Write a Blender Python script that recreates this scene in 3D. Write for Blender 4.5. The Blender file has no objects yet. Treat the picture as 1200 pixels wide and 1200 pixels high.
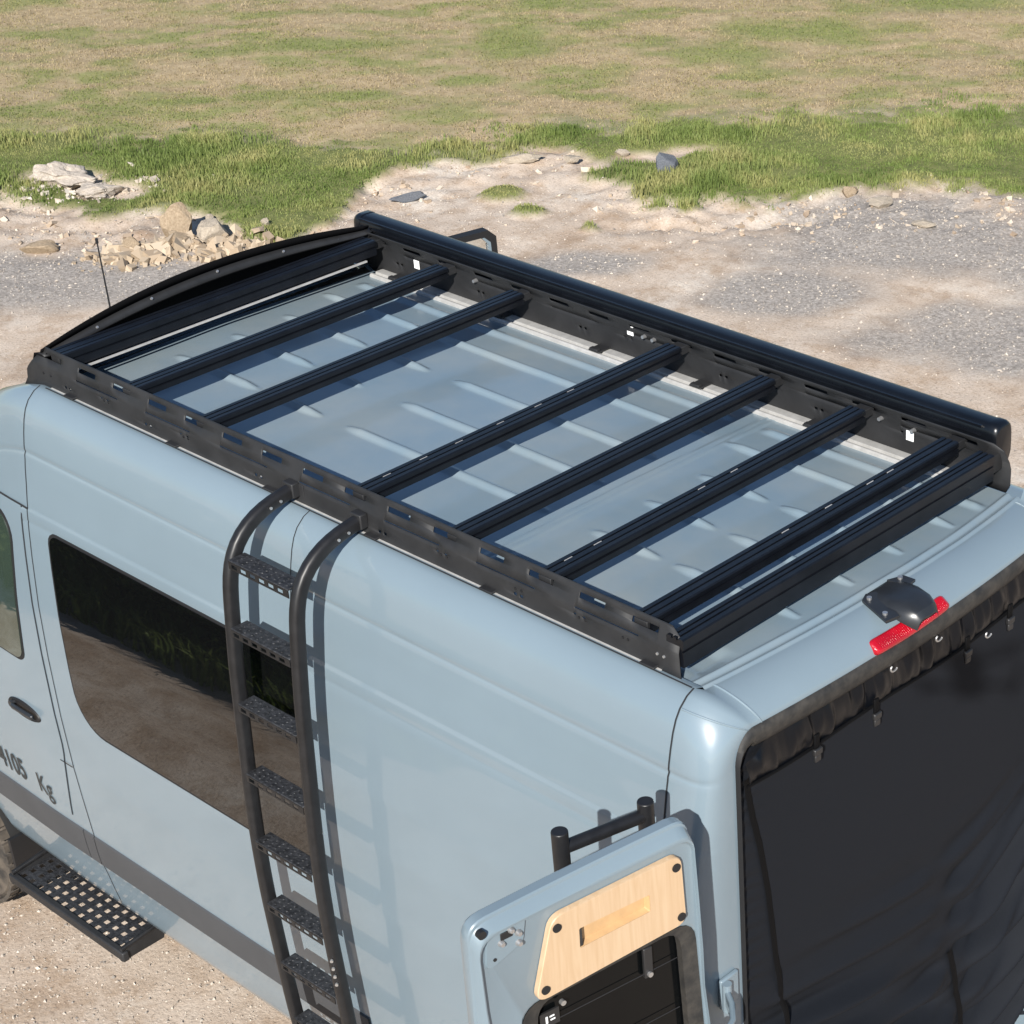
import bpy, bmesh, math, random
import numpy as np
from mathutils import Vector, Matrix

random.seed(7); RNG = np.random.default_rng(7)
SC = bpy.context.scene
COL = SC.collection
R = math.radians

# ------------------------------------------------------------------ camera
# van axes: +X forward, +Y left, +Z up; x = 0 at the rear end of the roof rack
CAM = np.array([-3.384, 4.175, 5.842]); YAW, PITCH, ROLL = 0.8486, 0.5672, -0.0209
FPX = 2435.9; PPX, PPY = 905.4, 797.8          # focal length and optical axis (photo cropped off-centre)
fw = np.array([math.cos(YAW)*math.cos(PITCH), -math.sin(YAW)*math.cos(PITCH), -math.sin(PITCH)])
rt = np.cross(fw, [0, 0, 1.]); rt /= np.linalg.norm(rt); up = np.cross(rt, fw)
rt, up = rt*math.cos(ROLL)+up*math.sin(ROLL), -rt*math.sin(ROLL)+up*math.cos(ROLL)
cd = bpy.data.cameras.new('camera'); cam = bpy.data.objects.new('camera', cd); COL.objects.link(cam)
M = Matrix.Identity(4)
for i in range(3):
    M[i][0] = rt[i]; M[i][1] = up[i]; M[i][2] = -fw[i]; M[i][3] = CAM[i]
cam.matrix_world = M
cd.sensor_width = 36; cd.lens = FPX/1200*36
cd.shift_x = -(PPX-600)/1200; cd.shift_y = (PPY-600)/1200
cd.clip_start = 0.05; cd.clip_end = 3000
SC.camera = cam

# ------------------------------------------------------------------ light
SUN_EL = R(32.0); SUN_AZ = math.atan2(0.694, -0.486)      # direction towards the sun, in the XY plane
w = bpy.data.worlds.new('World'); SC.world = w; w.use_nodes = True
nt = w.node_tree; nt.nodes.clear()
sky = nt.nodes.new('ShaderNodeTexSky'); sky.sky_type = 'NISHITA'; sky.sun_disc = False
sky.sun_elevation = SUN_EL; sky.sun_rotation = math.pi/2 - SUN_AZ
sky.air_density = 1.0; sky.dust_density = 0.3; sky.ozone_density = 3.0
bg = nt.nodes.new('ShaderNodeBackground'); bg.inputs['Strength'].default_value = 0.075
ow = nt.nodes.new('ShaderNodeOutputWorld')
nt.links.new(sky.outputs[0], bg.inputs[0]); nt.links.new(bg.outputs[0], ow.inputs[0])
sl = bpy.data.lights.new('sun', 'SUN'); sl.energy = 5.0; sl.angle = R(0.53); sl.color = (1.0, 0.955, 0.89)
so = bpy.data.objects.new('sun', sl); COL.objects.link(so); so.location = (-10, 14, 12)
sd_ = Vector((math.cos(SUN_AZ)*math.cos(SUN_EL), math.sin(SUN_AZ)*math.cos(SUN_EL), math.sin(SUN_EL)))
so.rotation_euler = sd_.to_track_quat('Z', 'Y').to_euler()
vs = SC.view_settings; vs.view_transform = 'Standard'; vs.look = 'None'; vs.gamma = 1.0; vs.exposure = 0.72
vs.use_curve_mapping = False

# ------------------------------------------------------------------ materials
def mat(name, base, rough=0.5, metal=0.0, var=None, bump=None, coat=0.0, spec=0.5, col2=None, ior=None, rvar=0.0, coatr=0.05):
    m = bpy.data.materials.new(name); m.use_nodes = True
    n = m.node_tree; b = n.nodes['Principled BSDF']
    b.inputs['Base Color'].default_value = (*base, 1); b.inputs['Roughness'].default_value = rough
    b.inputs['Metallic'].default_value = metal; b.inputs['Specular IOR Level'].default_value = spec
    b.inputs['Coat Weight'].default_value = coat; b.inputs['Coat Roughness'].default_value = coatr
    if ior: b.inputs['IOR'].default_value = ior
    tc = n.nodes.new('ShaderNodeTexCoord')
    if var:
        nz = n.nodes.new('ShaderNodeTexNoise'); nz.inputs['Scale'].default_value = var[0]
        nz.inputs['Detail'].default_value = 6; nz.inputs['Roughness'].default_value = 0.6
        n.links.new(tc.outputs['Object'], nz.inputs['Vector'])
        rp = n.nodes.new('ShaderNodeValToRGB'); rp.color_ramp.elements[0].position = 0.35; rp.color_ramp.elements[1].position = 0.7
        c2 = col2 or tuple(min(1, x*(1+var[1])) for x in base)
        c1 = base if col2 else tuple(x*(1-var[1]) for x in base)
        rp.color_ramp.elements[0].color = (*c1, 1); rp.color_ramp.elements[1].color = (*c2, 1)
        n.links.new(nz.outputs['Fac'], rp.inputs[0]); n.links.new(rp.outputs[0], b.inputs['Base Color'])
        if rvar:
            mr = n.nodes.new('ShaderNodeMapRange'); mr.inputs[3].default_value = rough-rvar; mr.inputs[4].default_value = rough+rvar
            n.links.new(nz.outputs['Fac'], mr.inputs[0]); n.links.new(mr.outputs[0], b.inputs['Roughness'])
    if bump:
        nb = n.nodes.new('ShaderNodeTexNoise'); nb.inputs['Scale'].default_value = bump[0]; nb.inputs['Detail'].default_value = 4
        n.links.new(tc.outputs['Object'], nb.inputs['Vector'])
        bm_ = n.nodes.new('ShaderNodeBump'); bm_.inputs['Strength'].default_value = bump[1]; bm_.inputs['Distance'].default_value = bump[2]
        n.links.new(nb.outputs['Fac'], bm_.inputs['Height']); n.links.new(bm_.outputs[0], b.inputs['Normal'])
    return m

MT = {}
MT['paint'] = mat('pale_blue_paint', (0.157, 0.207, 0.242), 0.36, var=(1.3, 0.04), coat=0.8, spec=0.4, coatr=0.04, bump=(0.9, 0.05, 0.02))
MT['roofpaint'] = mat('dusty_roof_paint', (0.148, 0.206, 0.250), 0.40, var=(2.6, 0.10), coat=0.6, spec=0.4, col2=(0.200, 0.240, 0.258), rvar=0.1, coatr=0.12)
MT['gap'] = mat('dark_panel_gap', (0.012, 0.014, 0.017), 0.8)
MT['powder'] = mat('black_powder_coat', (0.0165, 0.0168, 0.0180), 0.55, var=(9, 0.25), bump=(350, 0.12, 0.001), spec=0.42, rvar=0.08)
MT['bar'] = mat('black_anodised_extrusion', (0.0045, 0.0055, 0.0080), 0.36, var=(14, 0.25), spec=0.36, rvar=0.07)
MT['gloss'] = mat('gloss_black_casing', (0.0035, 0.0045, 0.0065), 0.30, spec=0.5, var=(6, 0.2), rvar=0.05)
MT['ladder'] = mat('satin_black_tube', (0.0115, 0.0115, 0.0125), 0.42, spec=0.4, var=(25, 0.2), rvar=0.06)
MT['tread'] = mat('textured_tread', (0.024, 0.025, 0.028), 0.5, bump=(120, 0.9, 0.004), var=(70, 0.6), spec=0.4)
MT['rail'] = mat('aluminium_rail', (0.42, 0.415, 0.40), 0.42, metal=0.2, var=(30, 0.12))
MT['bolt'] = mat('zinc_bolt', (0.5, 0.5, 0.5), 0.3, metal=0.8)
MT['sticker'] = mat('white_sticker', (0.82, 0.83, 0.83), 0.5)
MT['stripe'] = mat('grey_side_moulding', (0.056, 0.058, 0.062), 0.6, var=(5, 0.06), bump=(500, 0.1, 0.001), spec=0.25)
MT['glass'] = mat('tinted_glass', (0.003, 0.0032, 0.0035), 0.02, ior=1.8, spec=0.5)
MT['rubber'] = mat('black_rubber', (0.008, 0.008, 0.009), 0.6)
MT['seal'] = mat('dusty_door_seal', (0.012, 0.012, 0.012), 0.7, var=(22, 0.5), col2=(0.040, 0.036, 0.031), bump=(60, 0.4, 0.005))
MT['fabric'] = mat('black_mesh_fabric', (0.0086, 0.0102, 0.0138), 0.72, var=(900, 0.3), bump=(700, 0.3, 0.002), spec=0.14)
MT['valance'] = mat('black_nylon_valance', (0.0026, 0.0034, 0.0052), 0.34, bump=(120, 0.15, 0.003), spec=0.25)
MT['zip'] = mat('zip_tape', (0.0022, 0.0023, 0.0028), 0.7, bump=(400, 0.4, 0.002), spec=0.12)
MT['buckle'] = mat('black_plastic', (0.016, 0.016, 0.017), 0.45)
MT['plastic'] = mat('dark_grey_plastic', (0.018, 0.020, 0.023), 0.32, var=(12, 0.15), spec=0.45)
MT['red'] = mat('red_lamp_lens', (0.34, 0.004, 0.014), 0.2, coat=0.4, bump=(140, 0.3, 0.003))
MT['text'] = mat('dark_lettering', (0.018, 0.023, 0.026), 0.5)
MT['tyre'] = mat('dusty_tyre', (0.022, 0.020, 0.018), 0.85, var=(12, 0.5), col2=(0.11, 0.09, 0.07))
MT['rim'] = mat('alloy_rim', (0.25, 0.25, 0.26), 0.35, metal=0.8)
MT['darkpane'] = mat('dark_door_pane', (.0025, .003, .0034), .12, spec=.22)
MT['inner'] = mat('dark_interior', (0.012, 0.012, 0.012), 0.9)
MT['headl'] = mat('headlamp_lens', (0.5, 0.52, 0.54), 0.08, coat=1.0)
MT['leather'] = mat('door_card', (0.05, 0.05, 0.052), 0.6)

def wood():
    m = bpy.data.materials.new('pale_birch_wood'); m.use_nodes = True; n = m.node_tree; b = n.nodes['Principled BSDF']
    tc = n.nodes.new('ShaderNodeTexCoord'); mp = n.nodes.new('ShaderNodeMapping'); mp.inputs['Scale'].default_value = (45, 45, 3.0)
    nz = n.nodes.new('ShaderNodeTexNoise'); nz.inputs['Scale'].default_value = 1.6; nz.inputs['Detail'].default_value = 5; nz.inputs['Distortion'].default_value = 0.6
    rp = n.nodes.new('ShaderNodeValToRGB'); rp.color_ramp.elements[0].position = .3; rp.color_ramp.elements[1].position = .72
    rp.color_ramp.elements[0].color = (0.44, 0.302, 0.180, 1); rp.color_ramp.elements[1].color = (0.50, 0.366, 0.238, 1)
    n.links.new(tc.outputs['Object'], mp.inputs[0]); n.links.new(mp.outputs[0], nz.inputs['Vector'])
    n.links.new(nz.outputs['Fac'], rp.inputs[0]); n.links.new(rp.outputs[0], b.inputs['Base Color'])
    b.inputs['Roughness'].default_value = 0.5
    return m
MT['wood'] = wood()

def stone_mat(name, a, b2, scale=9):
    return mat(name, a, 0.9, var=(scale, 0), col2=b2, bump=(40, 0.8, 0.015), spec=0.2)
MT['stone'] = stone_mat('tan_limestone', (0.30, 0.225, 0.15), (0.47, 0.37, 0.26))
MT['stone2'] = stone_mat('pale_limestone', (0.38, 0.32, 0.25), (0.52, 0.45, 0.36))
MT['chalk'] = stone_mat('chalky_rubble', (0.38, 0.325, 0.27), (0.54, 0.48, 0.41), 14)
MT['greystone'] = stone_mat('blue_grey_stone', (0.10, 0.11, 0.13), (0.20, 0.21, 0.23), 16)

# ------------------------------------------------------------------ mesh helpers
def finish(me, m, smooth, recalc=True, angle=35):
    if recalc:
        bm = bmesh.new(); bm.from_mesh(me); bmesh.ops.recalc_face_normals(bm, faces=bm.faces[:]); bm.to_mesh(me); bm.free()
    if smooth:
        me.polygons.foreach_set('use_smooth', [True]*len(me.polygons)); me.set_sharp_from_angle(angle=R(angle))
    else: me.shade_flat()
    if m is not None: me.materials.append(MT[m] if isinstance(m, str) else m)
    me.update()

def link(o, parent=None):
    COL.objects.link(o)
    if parent is not None:
        o.parent = parent; o.matrix_parent_inverse = wm(parent).inverted()
    return o
def wm(o):                                  # world matrix before the depsgraph has run
    m = o.matrix_basis.copy()
    if o.parent is not None: m = wm(o.parent) @ o.matrix_parent_inverse @ m
    return m
class MB:
    def __init__(s): s.v = []; s.f = []
    def add(s, vs, fs):
        k = len(s.v); s.v += [tuple(map(float, p)) for p in vs]; s.f += [tuple(i+k for i in f) for f in fs]; return s
    def box(s, c, d, ax=None):
        ax = ax or ((1, 0, 0), (0, 1, 0), (0, 0, 1)); ax = [Vector(a).normalized() for a in ax]; c = Vector(c)
        vs = [c+ax[0]*(i*d[0]/2)+ax[1]*(j*d[1]/2)+ax[2]*(k*d[2]/2) for i in (-1, 1) for j in (-1, 1) for k in (-1, 1)]
        return s.add(vs, [(0, 1, 3, 2), (4, 6, 7, 5), (0, 4, 5, 1), (2, 3, 7, 6), (0, 2, 6, 4), (1, 5, 7, 3)])
    def cyl(s, a, b, r, n=14, r2=None):
        a = Vector(a); b = Vector(b); d = (b-a).normalized(); r2 = r if r2 is None else r2
        u = d.orthogonal().normalized(); w_ = d.cross(u)
        vs = [a+(u*math.cos(t)+w_*math.sin(t))*r for t in [2*math.pi*i/n for i in range(n)]]
        vs += [b+(u*math.cos(t)+w_*math.sin(t))*r2 for t in [2*math.pi*i/n for i in range(n)]]
        return s.add(vs, [(i, (i+1) % n, n+(i+1) % n, n+i) for i in range(n)]+[tuple(range(n-1, -1, -1)), tuple(range(n, 2*n))])
    def sweep(s, path, prof, side, cap=True):      # prof: (a along side, b along normal)
        path = [Vector(p) for p in path]; side = Vector(side).normalized(); n = len(prof); vs = []
        for i, p in enumerate(path):
            t = (path[min(i+1, len(path)-1)]-path[max(i-1, 0)]).normalized(); nb = t.cross(side).normalized()
            vs += [p+side*a+nb*b for a, b in prof]
        fs = [(i*n+j, i*n+(j+1) % n, (i+1)*n+(j+1) % n, (i+1)*n+j) for i in range(len(path)-1) for j in range(n)]
        if cap: fs += [tuple(range(n-1, -1, -1)), tuple(range((len(path)-1)*n, len(path)*n))]
        return s.add(vs, fs)
    def prism(s, poly, fn, t0, t1):                # poly in 2D, fn(a, b, t) -> 3D
        n = len(poly); vs = [fn(a, b, t0) for a, b in poly]+[fn(a, b, t1) for a, b in poly]
        return s.add(vs, [tuple(range(n)), tuple(range(2*n-1, n-1, -1))]+[(i, (i+1) % n, n+(i+1) % n, n+i) for i in range(n)])
    def ring(s, polys, cap0=False, cap1=False):    # list of equally long 3D loops
        n = len(polys[0]); vs = [p for L in polys for p in L]
        fs = [(i*n+j, i*n+(j+1) % n, (i+1)*n+(j+1) % n, (i+1)*n+j) for i in range(len(polys)-1) for j in range(n)]
        if cap0: fs.append(tuple(range(n-1, -1, -1)))
        if cap1: fs.append(tuple(range((len(polys)-1)*n, len(polys)*n)))
        return s.add(vs, fs)
    def build(s, name, m, parent=None, smooth=True, bevel=0, angle=35, recalc=True):
        me = bpy.data.meshes.new(name); me.from_pydata(s.v, [], s.f); finish(me, m, smooth, recalc, angle)
        o = bpy.data.objects.new(name, me); link(o, parent)
        if bevel:
            b = o.modifiers.new('bevel', 'BEVEL'); b.width = bevel; b.segments = 2; b.limit_method = 'ANGLE'; b.angle_limit = R(40)
        return o
def grid(V, m, name, parent=None, thick=0, smooth=True, keep=None, angle=35, recalc=True):
    n, k = V.shape[:2]; idx = np.arange(n*k).reshape(n, k)
    F = np.stack([idx[:-1, :-1], idx[1:, :-1], idx[1:, 1:], idx[:-1, 1:]], -1)
    F = F[keep] if keep is not None else F.reshape(-1, 4)
    me = bpy.data.meshes.new(name); me.from_pydata(V.reshape(-1, 3).tolist(), [], F.tolist())
    if keep is not None:
        bm = bmesh.new(); bm.from_mesh(me); bmesh.ops.delete(bm, geom=[v for v in bm.verts if not v.link_faces], context='VERTS'); bm.to_mesh(me); bm.free()
    finish(me, m, smooth, recalc, angle)
    o = bpy.data.objects.new(name, me); link(o, parent)
    if thick:
        s = o.modifiers.new('thickness', 'SOLIDIFY'); s.thickness = abs(thick); s.offset = -1 if thick > 0 else 1
    return o
def tag(o, label=None, cat=None, group=None, kind=None):
    for k, v in (('label', label), ('category', cat), ('group', group), ('kind', kind)):
        if v: o[k] = v
    return o
def thing(name, loc, label, cat, group=None):
    o = bpy.data.objects.new(name, None); o.empty_display_size = 0.2; o.location = loc; COL.objects.link(o)
    return tag(o, label, cat, group)
def rrect(a, b, r, n=5):                           # rounded rectangle profile
    out = []
    for cx, cy, t0 in ((a/2-r, b/2-r, 0), (-a/2+r, b/2-r, 90), (-a/2+r, -b/2+r, 180), (a/2-r, -b/2+r, 270)):
        out += [(cx+r*math.cos(R(t0+90*i/n)), cy+r*math.sin(R(t0+90*i/n))) for i in range(n+1)]
    return out
def quadloop(cs, rad, k=6, m=10):                  # 4 corners + radii -> loop with 4*(k+m) points
    out = []; cs = [Vector(c) for c in cs]
    pts = []
    for i in range(4):
        p = cs[i]; a = cs[i-1]; b = cs[(i+1) % 4]; r = rad[i]
        da = (a-p).normalized(); db = (b-p).normalized(); ang = math.acos(max(-1, min(1, da.dot(db)))); L = r/math.tan(ang/2)
        s, e = p+da*L, p+db*L
        arc = []
        for j in range(k):
            t = j/(k-1); arc.append((s*(1-t)**2+p*2*t*(1-t)*1.0+e*t*t))
        pts.append(arc)
    for i in range(4):
        out += pts[i]; e = pts[i][-1]; s = pts[(i+1) % 4][0]
        out += [e.lerp(s, (j+1)/(m+1)) for j in range(m)]
    return [(p.x, p.y) for p in out]
def hashn(ix, iy, seed):
    n = (ix.astype(np.int64)*374761393+iy.astype(np.int64)*668265263+seed*974634777) & 0xffffffff
    n = ((n ^ (n >> 13))*1274126177) & 0xffffffff
    return ((n ^ (n >> 16)) & 0xffff)/65535.0
def vnoise(x, y, seed=0):
    ix = np.floor(x); iy = np.floor(y); fx = x-ix; fy = y-iy; fx = fx*fx*(3-2*fx); fy = fy*fy*(3-2*fy)
    a = hashn(ix, iy, seed); b = hashn(ix+1, iy, seed); c = hashn(ix, iy+1, seed); d = hashn(ix+1, iy+1, seed)
    return (a*(1-fx)+b*fx)*(1-fy)+(c*(1-fx)+d*fx)*fy
def fbm(x, y, seed=0, o=4):
    t = 0; a = 1; s = 0
    for i in range(o):
        t = t+a*vnoise(x*2**i+17.3*i, y*2**i-9.1*i, seed+i); s += a; a *= .5
    return t/s
def sstep(a, b, x): t = np.clip((x-a)/(b-a), 0, 1); return t*t*(3-2*t)

# ------------------------------------------------------------------ ground
GO = np.array([-3.384, 4.175]); GV = np.array([.661, -.750]); GR = np.array([-.75, -.661])   # verge axes: away from / along the road edge
INNER = np.array([(-14, 17.0), (-6.39, 16.96), (-5.91, 16.77), (-5.43, 16.3), (-4.85, 16.5), (-4.43, 16.47), (-4.09, 15.87), (-3.73, 15.75), (-3.44, 16.41), (-3.35, 16.99), (-3.09, 17.45), (-2.45, 17.63), (-1.58, 17.8), (-1.24, 17.0), (-0.93, 16.46), (-0.44, 16.43), (0.05, 16.3), (0.75, 16.61), (1.46, 16.69), (2.13, 16.32), (6, 16.5)])
OUTER = np.array([(-14, 18.5), (-6.86, 18.5), (-6.09, 18.21), (-5.27, 18.28), (-4.75, 18.73), (-4.29, 18.33), (-3.46, 17.93), (-2.49, 17.98), (-1.54, 18.39), (-0.55, 18.57), (0.45, 18.38), (1.63, 18.5), (2.43, 18.6), (6, 18.6)])
TUFT = [(-2.18, 16.75, .22), (-1.9, 16.32, .14), (-1.38, 15.9, .08), (-0.85, 16.26, .12), (-1.3, 17.05, .25), (-6.07, 17.02, .3), (-0.61, 16.24, .12), (-0.4, 17.4, .35)]
FIELDG = [(-2.49, 21.2, .55, .9), (-2.78, 19.91, .45, .25), (-5.37, 19.41, .6, .22), (-6.57, 19.11, .3, .2), (-5.84, 18.6, .5, .25), (-0.33, 20.6, .9, .5), (2.0, 22.4, 1.2, .6), (-2.3, 22.6, .5, .4), (0.6, 21.4, 1.2, .5), (-4.2, 21.2, 1.0, .35), (-4.0, 19.5, .7, .22)]
BARE = [(-5.95, 17.25, .42), (-5.45, 17.0, .35), (-1.87, 17.71, .3), (-0.62, 17.62, .33), (-1.0, 17.5, .3), (-1.45, 17.3, .25)]
GRAV = [(-5.4, 15.0, 1.9, .75), (-3.6, 14.8, 1.2, .6), (1.2, 15.6, 1.35, 1.0), (2.6, 15.2, 1.2, 1.4), (-1.34, 15.16, .55, .3), (0.2, 14.4, .8, .5), (2.0, 13.6, 1.5, .7), (-6.5, 15.2, 1.2, .6)]
def sdc(x, y): dx = x-GO[0]; dy = y-GO[1]; return dx*GR[0]+dy*GR[1], dx*GV[0]+dy*GV[1]
def masks(x, y):
    s, d = sdc(x, y)
    wob = (fbm(x*2.2, y*2.2, 3, 6)-.5)*1.3
    i0 = np.interp(s, INNER[:, 0], INNER[:, 1]); o0 = np.interp(s, OUTER[:, 0], OUTER[:, 1])
    wob2 = (fbm(x*8, y*8, 5, 4)-.5)*.9
    lush = sstep(-.14, .10, d-i0+wob*.35+wob2*.45)*(1-sstep(-.25, .45, d-o0+wob*.9+wob2*.6))
    bare = np.zeros_like(s)
    for a, b, r in BARE: bare = np.maximum(bare, 1-sstep(.6, 1.15, np.hypot((s-a), (d-b)*1.6)/r+wob*.5))
    lush = lush*(1-bare)
    for a, b, r in TUFT: lush = np.maximum(lush, 1-sstep(.5, 1.1, np.hypot(s-a, (d-b)*1.3)/r+wob*.6))
    field = sstep(-.2, .5, d-o0+wob*.9)
    fg = sstep(.42, .68, .5*fbm(s*1.1+3, d*1.9, 11, 6)+.5*fbm(s*3.1, d*5.5, 13, 6))*.8
    for a, b, ra, rb in FIELDG: fg = np.maximum(fg, .9*(1-sstep(.35, 1.15, np.hypot((s-a)/ra, (d-b)/rb)+wob*.9)))
    fg = fg*field
    grav = np.zeros_like(s)
    for a, b, ra, rb in GRAV: grav = np.maximum(grav, 1-sstep(.55, 1.2, np.hypot((s-a)/ra, (d-b)/rb)+wob*.6))
    grav = grav*(1-field)*(1-lush)
    return lush, field, fg, grav
def gheight(x, y):
    s, d = sdc(x, y)
    lush, field, fg, grav = masks(x, y)
    far = sstep(.3, 2.2, np.maximum(np.maximum(np.abs(x-2.5)-3.2, np.abs(y)-1.6), 0))
    i0 = np.interp(s, INNER[:, 0], INNER[:, 1])
    rough = np.exp(-((d-i0+.2)/.75)**2)
    h = far*((fbm(x*.35, y*.35, 21)-.5)*.12+(fbm(x*1.3, y*1.3, 23)-.5)*.05)+(fbm(x*7, y*7, 25, 3)-.5)*.012
    h = h+far*rough*((fbm(x*4.2, y*4.2, 27)-.42)*.11+(fbm(x*13, y*13, 28)-.5)*.07)+lush*.05+field*.03
    rut = np.exp(-((d-15.95-.06*np.sin(s*2))/.12)**2)*sstep(-1.6, -.9, s)*(1-sstep(.3, .8, s))
    return h-rut*.04+far*rut*(fbm(x*9, y*9, 29)-.5)*.06
def axis_(lo, hi, a, b, st):
    fine = np.arange(a, b+st/2, st); g = []; p = st
    t = b
    while t < hi: p *= 1.35; t += p; g.append(min(t, hi))
    q = st; t = a; l = []
    while t > lo: q *= 1.35; t -= q; l.append(max(t, lo))
    return np.array(l[::-1]+list(fine)+g)
gx = axis_(-600, 900, -1.5, 19.5, .055); gy = axis_(-900, 600, -16.5, 5.5, .055)
X, Y = np.meshgrid(gx, gy, indexing='ij'); Z = gheight(X, Y)
Z = Z*np.clip(1-(np.hypot(X-6, Y+5)-30)/60, 0, 1)
me = bpy.data.meshes.new('ground')
n, k = X.shape; idx = np.arange(n*k).reshape(n, k)
V = np.stack([X, Y, Z], -1).reshape(-1, 3); F = np.stack([idx[:-1, :-1], idx[1:, :-1], idx[1:, 1:], idx[:-1, 1:]], -1).reshape(-1, 4)
def fast_mesh(me, V, F):
    k = F.shape[1]; me.vertices.add(len(V)); me.vertices.foreach_set('co', V.astype(np.float32).ravel())
    me.loops.add(F.size); me.loops.foreach_set('vertex_index', F.astype(np.int32).ravel())
    me.polygons.add(len(F)); me.polygons.foreach_set('loop_start', np.arange(0, F.size, k, dtype=np.int32))
    try: me.polygons.foreach_set('loop_total', np.full(len(F), k, dtype=np.int32))
    except Exception: pass
    me.update(calc_edges=True)
fast_mesh(me, V, F)
me.polygons.foreach_set('use_smooth', np.ones(len(F), dtype=bool))
lush, field, fg, grav = masks(X.ravel(), Y.ravel())
for nm, a in (('lush', lush), ('field', field), ('fieldgreen', fg), ('gravel', grav)):
    at = me.attributes.new(nm, 'FLOAT', 'POINT'); at.data.foreach_set('value', a.astype(np.float32))
ground = bpy.data.objects.new('ground', me); COL.objects.link(ground); ground['kind'] = 'structure'
def ground_mat():
    m = bpy.data.materials.new('dirt_and_turf'); m.use_nodes = True; n = m.node_tree; b = n.nodes['Principled BSDF']; L = n.links.new
    b.inputs['Roughness'].default_value = .95; b.inputs['Specular IOR Level'].default_value = .15
    tc = n.nodes.new('ShaderNodeTexCoord')
    def noise(sc, det=8, ro=.6):
        z = n.nodes.new('ShaderNodeTexNoise'); z.inputs['Scale'].default_value = sc; z.inputs['Detail'].default_value = det; z.inputs['Roughness'].default_value = ro
        L(tc.outputs['Object'], z.inputs['Vector']); return z.outputs['Fac']
    def ramp(f, cols):
        r = n.nodes.new('ShaderNodeValToRGB'); e = r.color_ramp.elements
        e[0].position, e[0].color = cols[0][0], (*cols[0][1], 1); e[1].position, e[1].color = cols[-1][0], (*cols[-1][1], 1)
        for p, c in cols[1:-1]: q = e.new(p); q.color = (*c, 1)
        L(f, r.inputs[0]); return r.outputs[0]
    def mix(f, a, c, mode='MIX'):
        x = n.nodes.new('ShaderNodeMix'); x.data_type = 'RGBA'; x.blend_type = mode
        if isinstance(f, float): x.inputs[0].default_value = f
        else: L(f, x.inputs[0])
        L(a, x.inputs[6]); L(c, x.inputs[7]); return x.outputs[2]
    def attr(nm): a = n.nodes.new('ShaderNodeAttribute'); a.attribute_name = nm; return a.outputs['Fac']
    dirt = ramp(noise(1.15, 10, .66), [(.30, (.30, .21, .145)), (.43, (.47, .38, .30)), (.55, (.53, .445, .365)), (.68, (.60, .54, .465))])
    speck = ramp(noise(55, 3, .7), [(.30, (.45, .42, .40)), (.45, (.92, .91, .9)), (.62, (1.0, 1.0, 1.0)), (.74, (1.35, 1.32, 1.28))])
    dirt = mix(.75, dirt, speck, 'MULTIPLY')
    br = ramp(noise(2.6, 8, .7), [(.0, (.32, .225, .15)), (1., (.36, .265, .185))])
    bf = ramp(noise(3.3, 9, .72), [(.47, (0, 0, 0)), (.66, (.85, .85, .85))]); dirt = mix(bf, dirt, mix(.75, br, speck, 'MULTIPLY'))
    gr = ramp(noise(34, 6, .75), [(.33, (.15, .135, .12)), (.5, (.29, .262, .235)), (.66, (.45, .41, .37))])
    fld = ramp(noise(9, 8, .7), [(.33, (.27, .21, .125)), (.5, (.335, .26, .16)), (.68, (.41, .325, .21))])
    fgn = ramp(noise(14, 8, .7), [(.33, (.15, .18, .06)), (.68, (.25, .25, .10))])
    lsh = ramp(noise(14, 8, .7), [(.33, (.09, .11, .035)), (.68, (.19, .195, .075))])
    gm = n.nodes.new('ShaderNodeMath'); gm.operation = 'MULTIPLY'; gm.inputs[1].default_value = .95; L(attr('gravel'), gm.inputs[0]); c = mix(gm.outputs[0], dirt, gr); c = mix(attr('field'), c, fld); c = mix(attr('fieldgreen'), c, fgn); c = mix(attr('lush'), c, lsh)
    L(c, b.inputs['Base Color'])
    bp = n.nodes.new('ShaderNodeBump'); bp.inputs['Strength'].default_value = .55; bp.inputs['Distance'].default_value = .015
    L(noise(48, 6, .75), bp.inputs['Height']); L(bp.outputs[0], b.inputs['Normal'])
    return m
me.materials.append(ground_mat())

# ---- grass, dry turf, gravel: nobody could count these
def leaf_mat(name, cols, trans=.35):
    m = bpy.data.materials.new(name); m.use_nodes = True; n = m.node_tree; b = n.nodes['Principled BSDF']
    a = n.nodes.new('ShaderNodeAttribute'); a.attribute_name = 'tone'; r = n.nodes.new('ShaderNodeValToRGB'); e = r.color_ramp.elements
    e[0].position, e[0].color = 0, (*cols[0], 1); e[1].position, e[1].color = 1, (*cols[-1], 1)
    for i, c in enumerate(cols[1:-1]): q = e.new((i+1)/(len(cols)-1)); q.color = (*c, 1)
    n.links.new(a.outputs['Fac'], r.inputs[0]); n.links.new(r.outputs[0], b.inputs['Base Color'])
    b.inputs['Roughness'].default_value = .6; b.inputs['Specular IOR Level'].default_value = .25
    if trans:
        t = n.nodes.new('ShaderNodeBsdfTranslucent'); n.links.new(r.outputs[0], t.inputs[0]); mx = n.nodes.new('ShaderNodeMixShader'); mx.inputs[0].default_value = trans
        n.links.new(b.outputs[0], mx.inputs[1]); n.links.new(t.outputs[0], mx.inputs[2]); n.links.new(mx.outputs[0], n.nodes['Material Output'].inputs[0])
    return m
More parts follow.
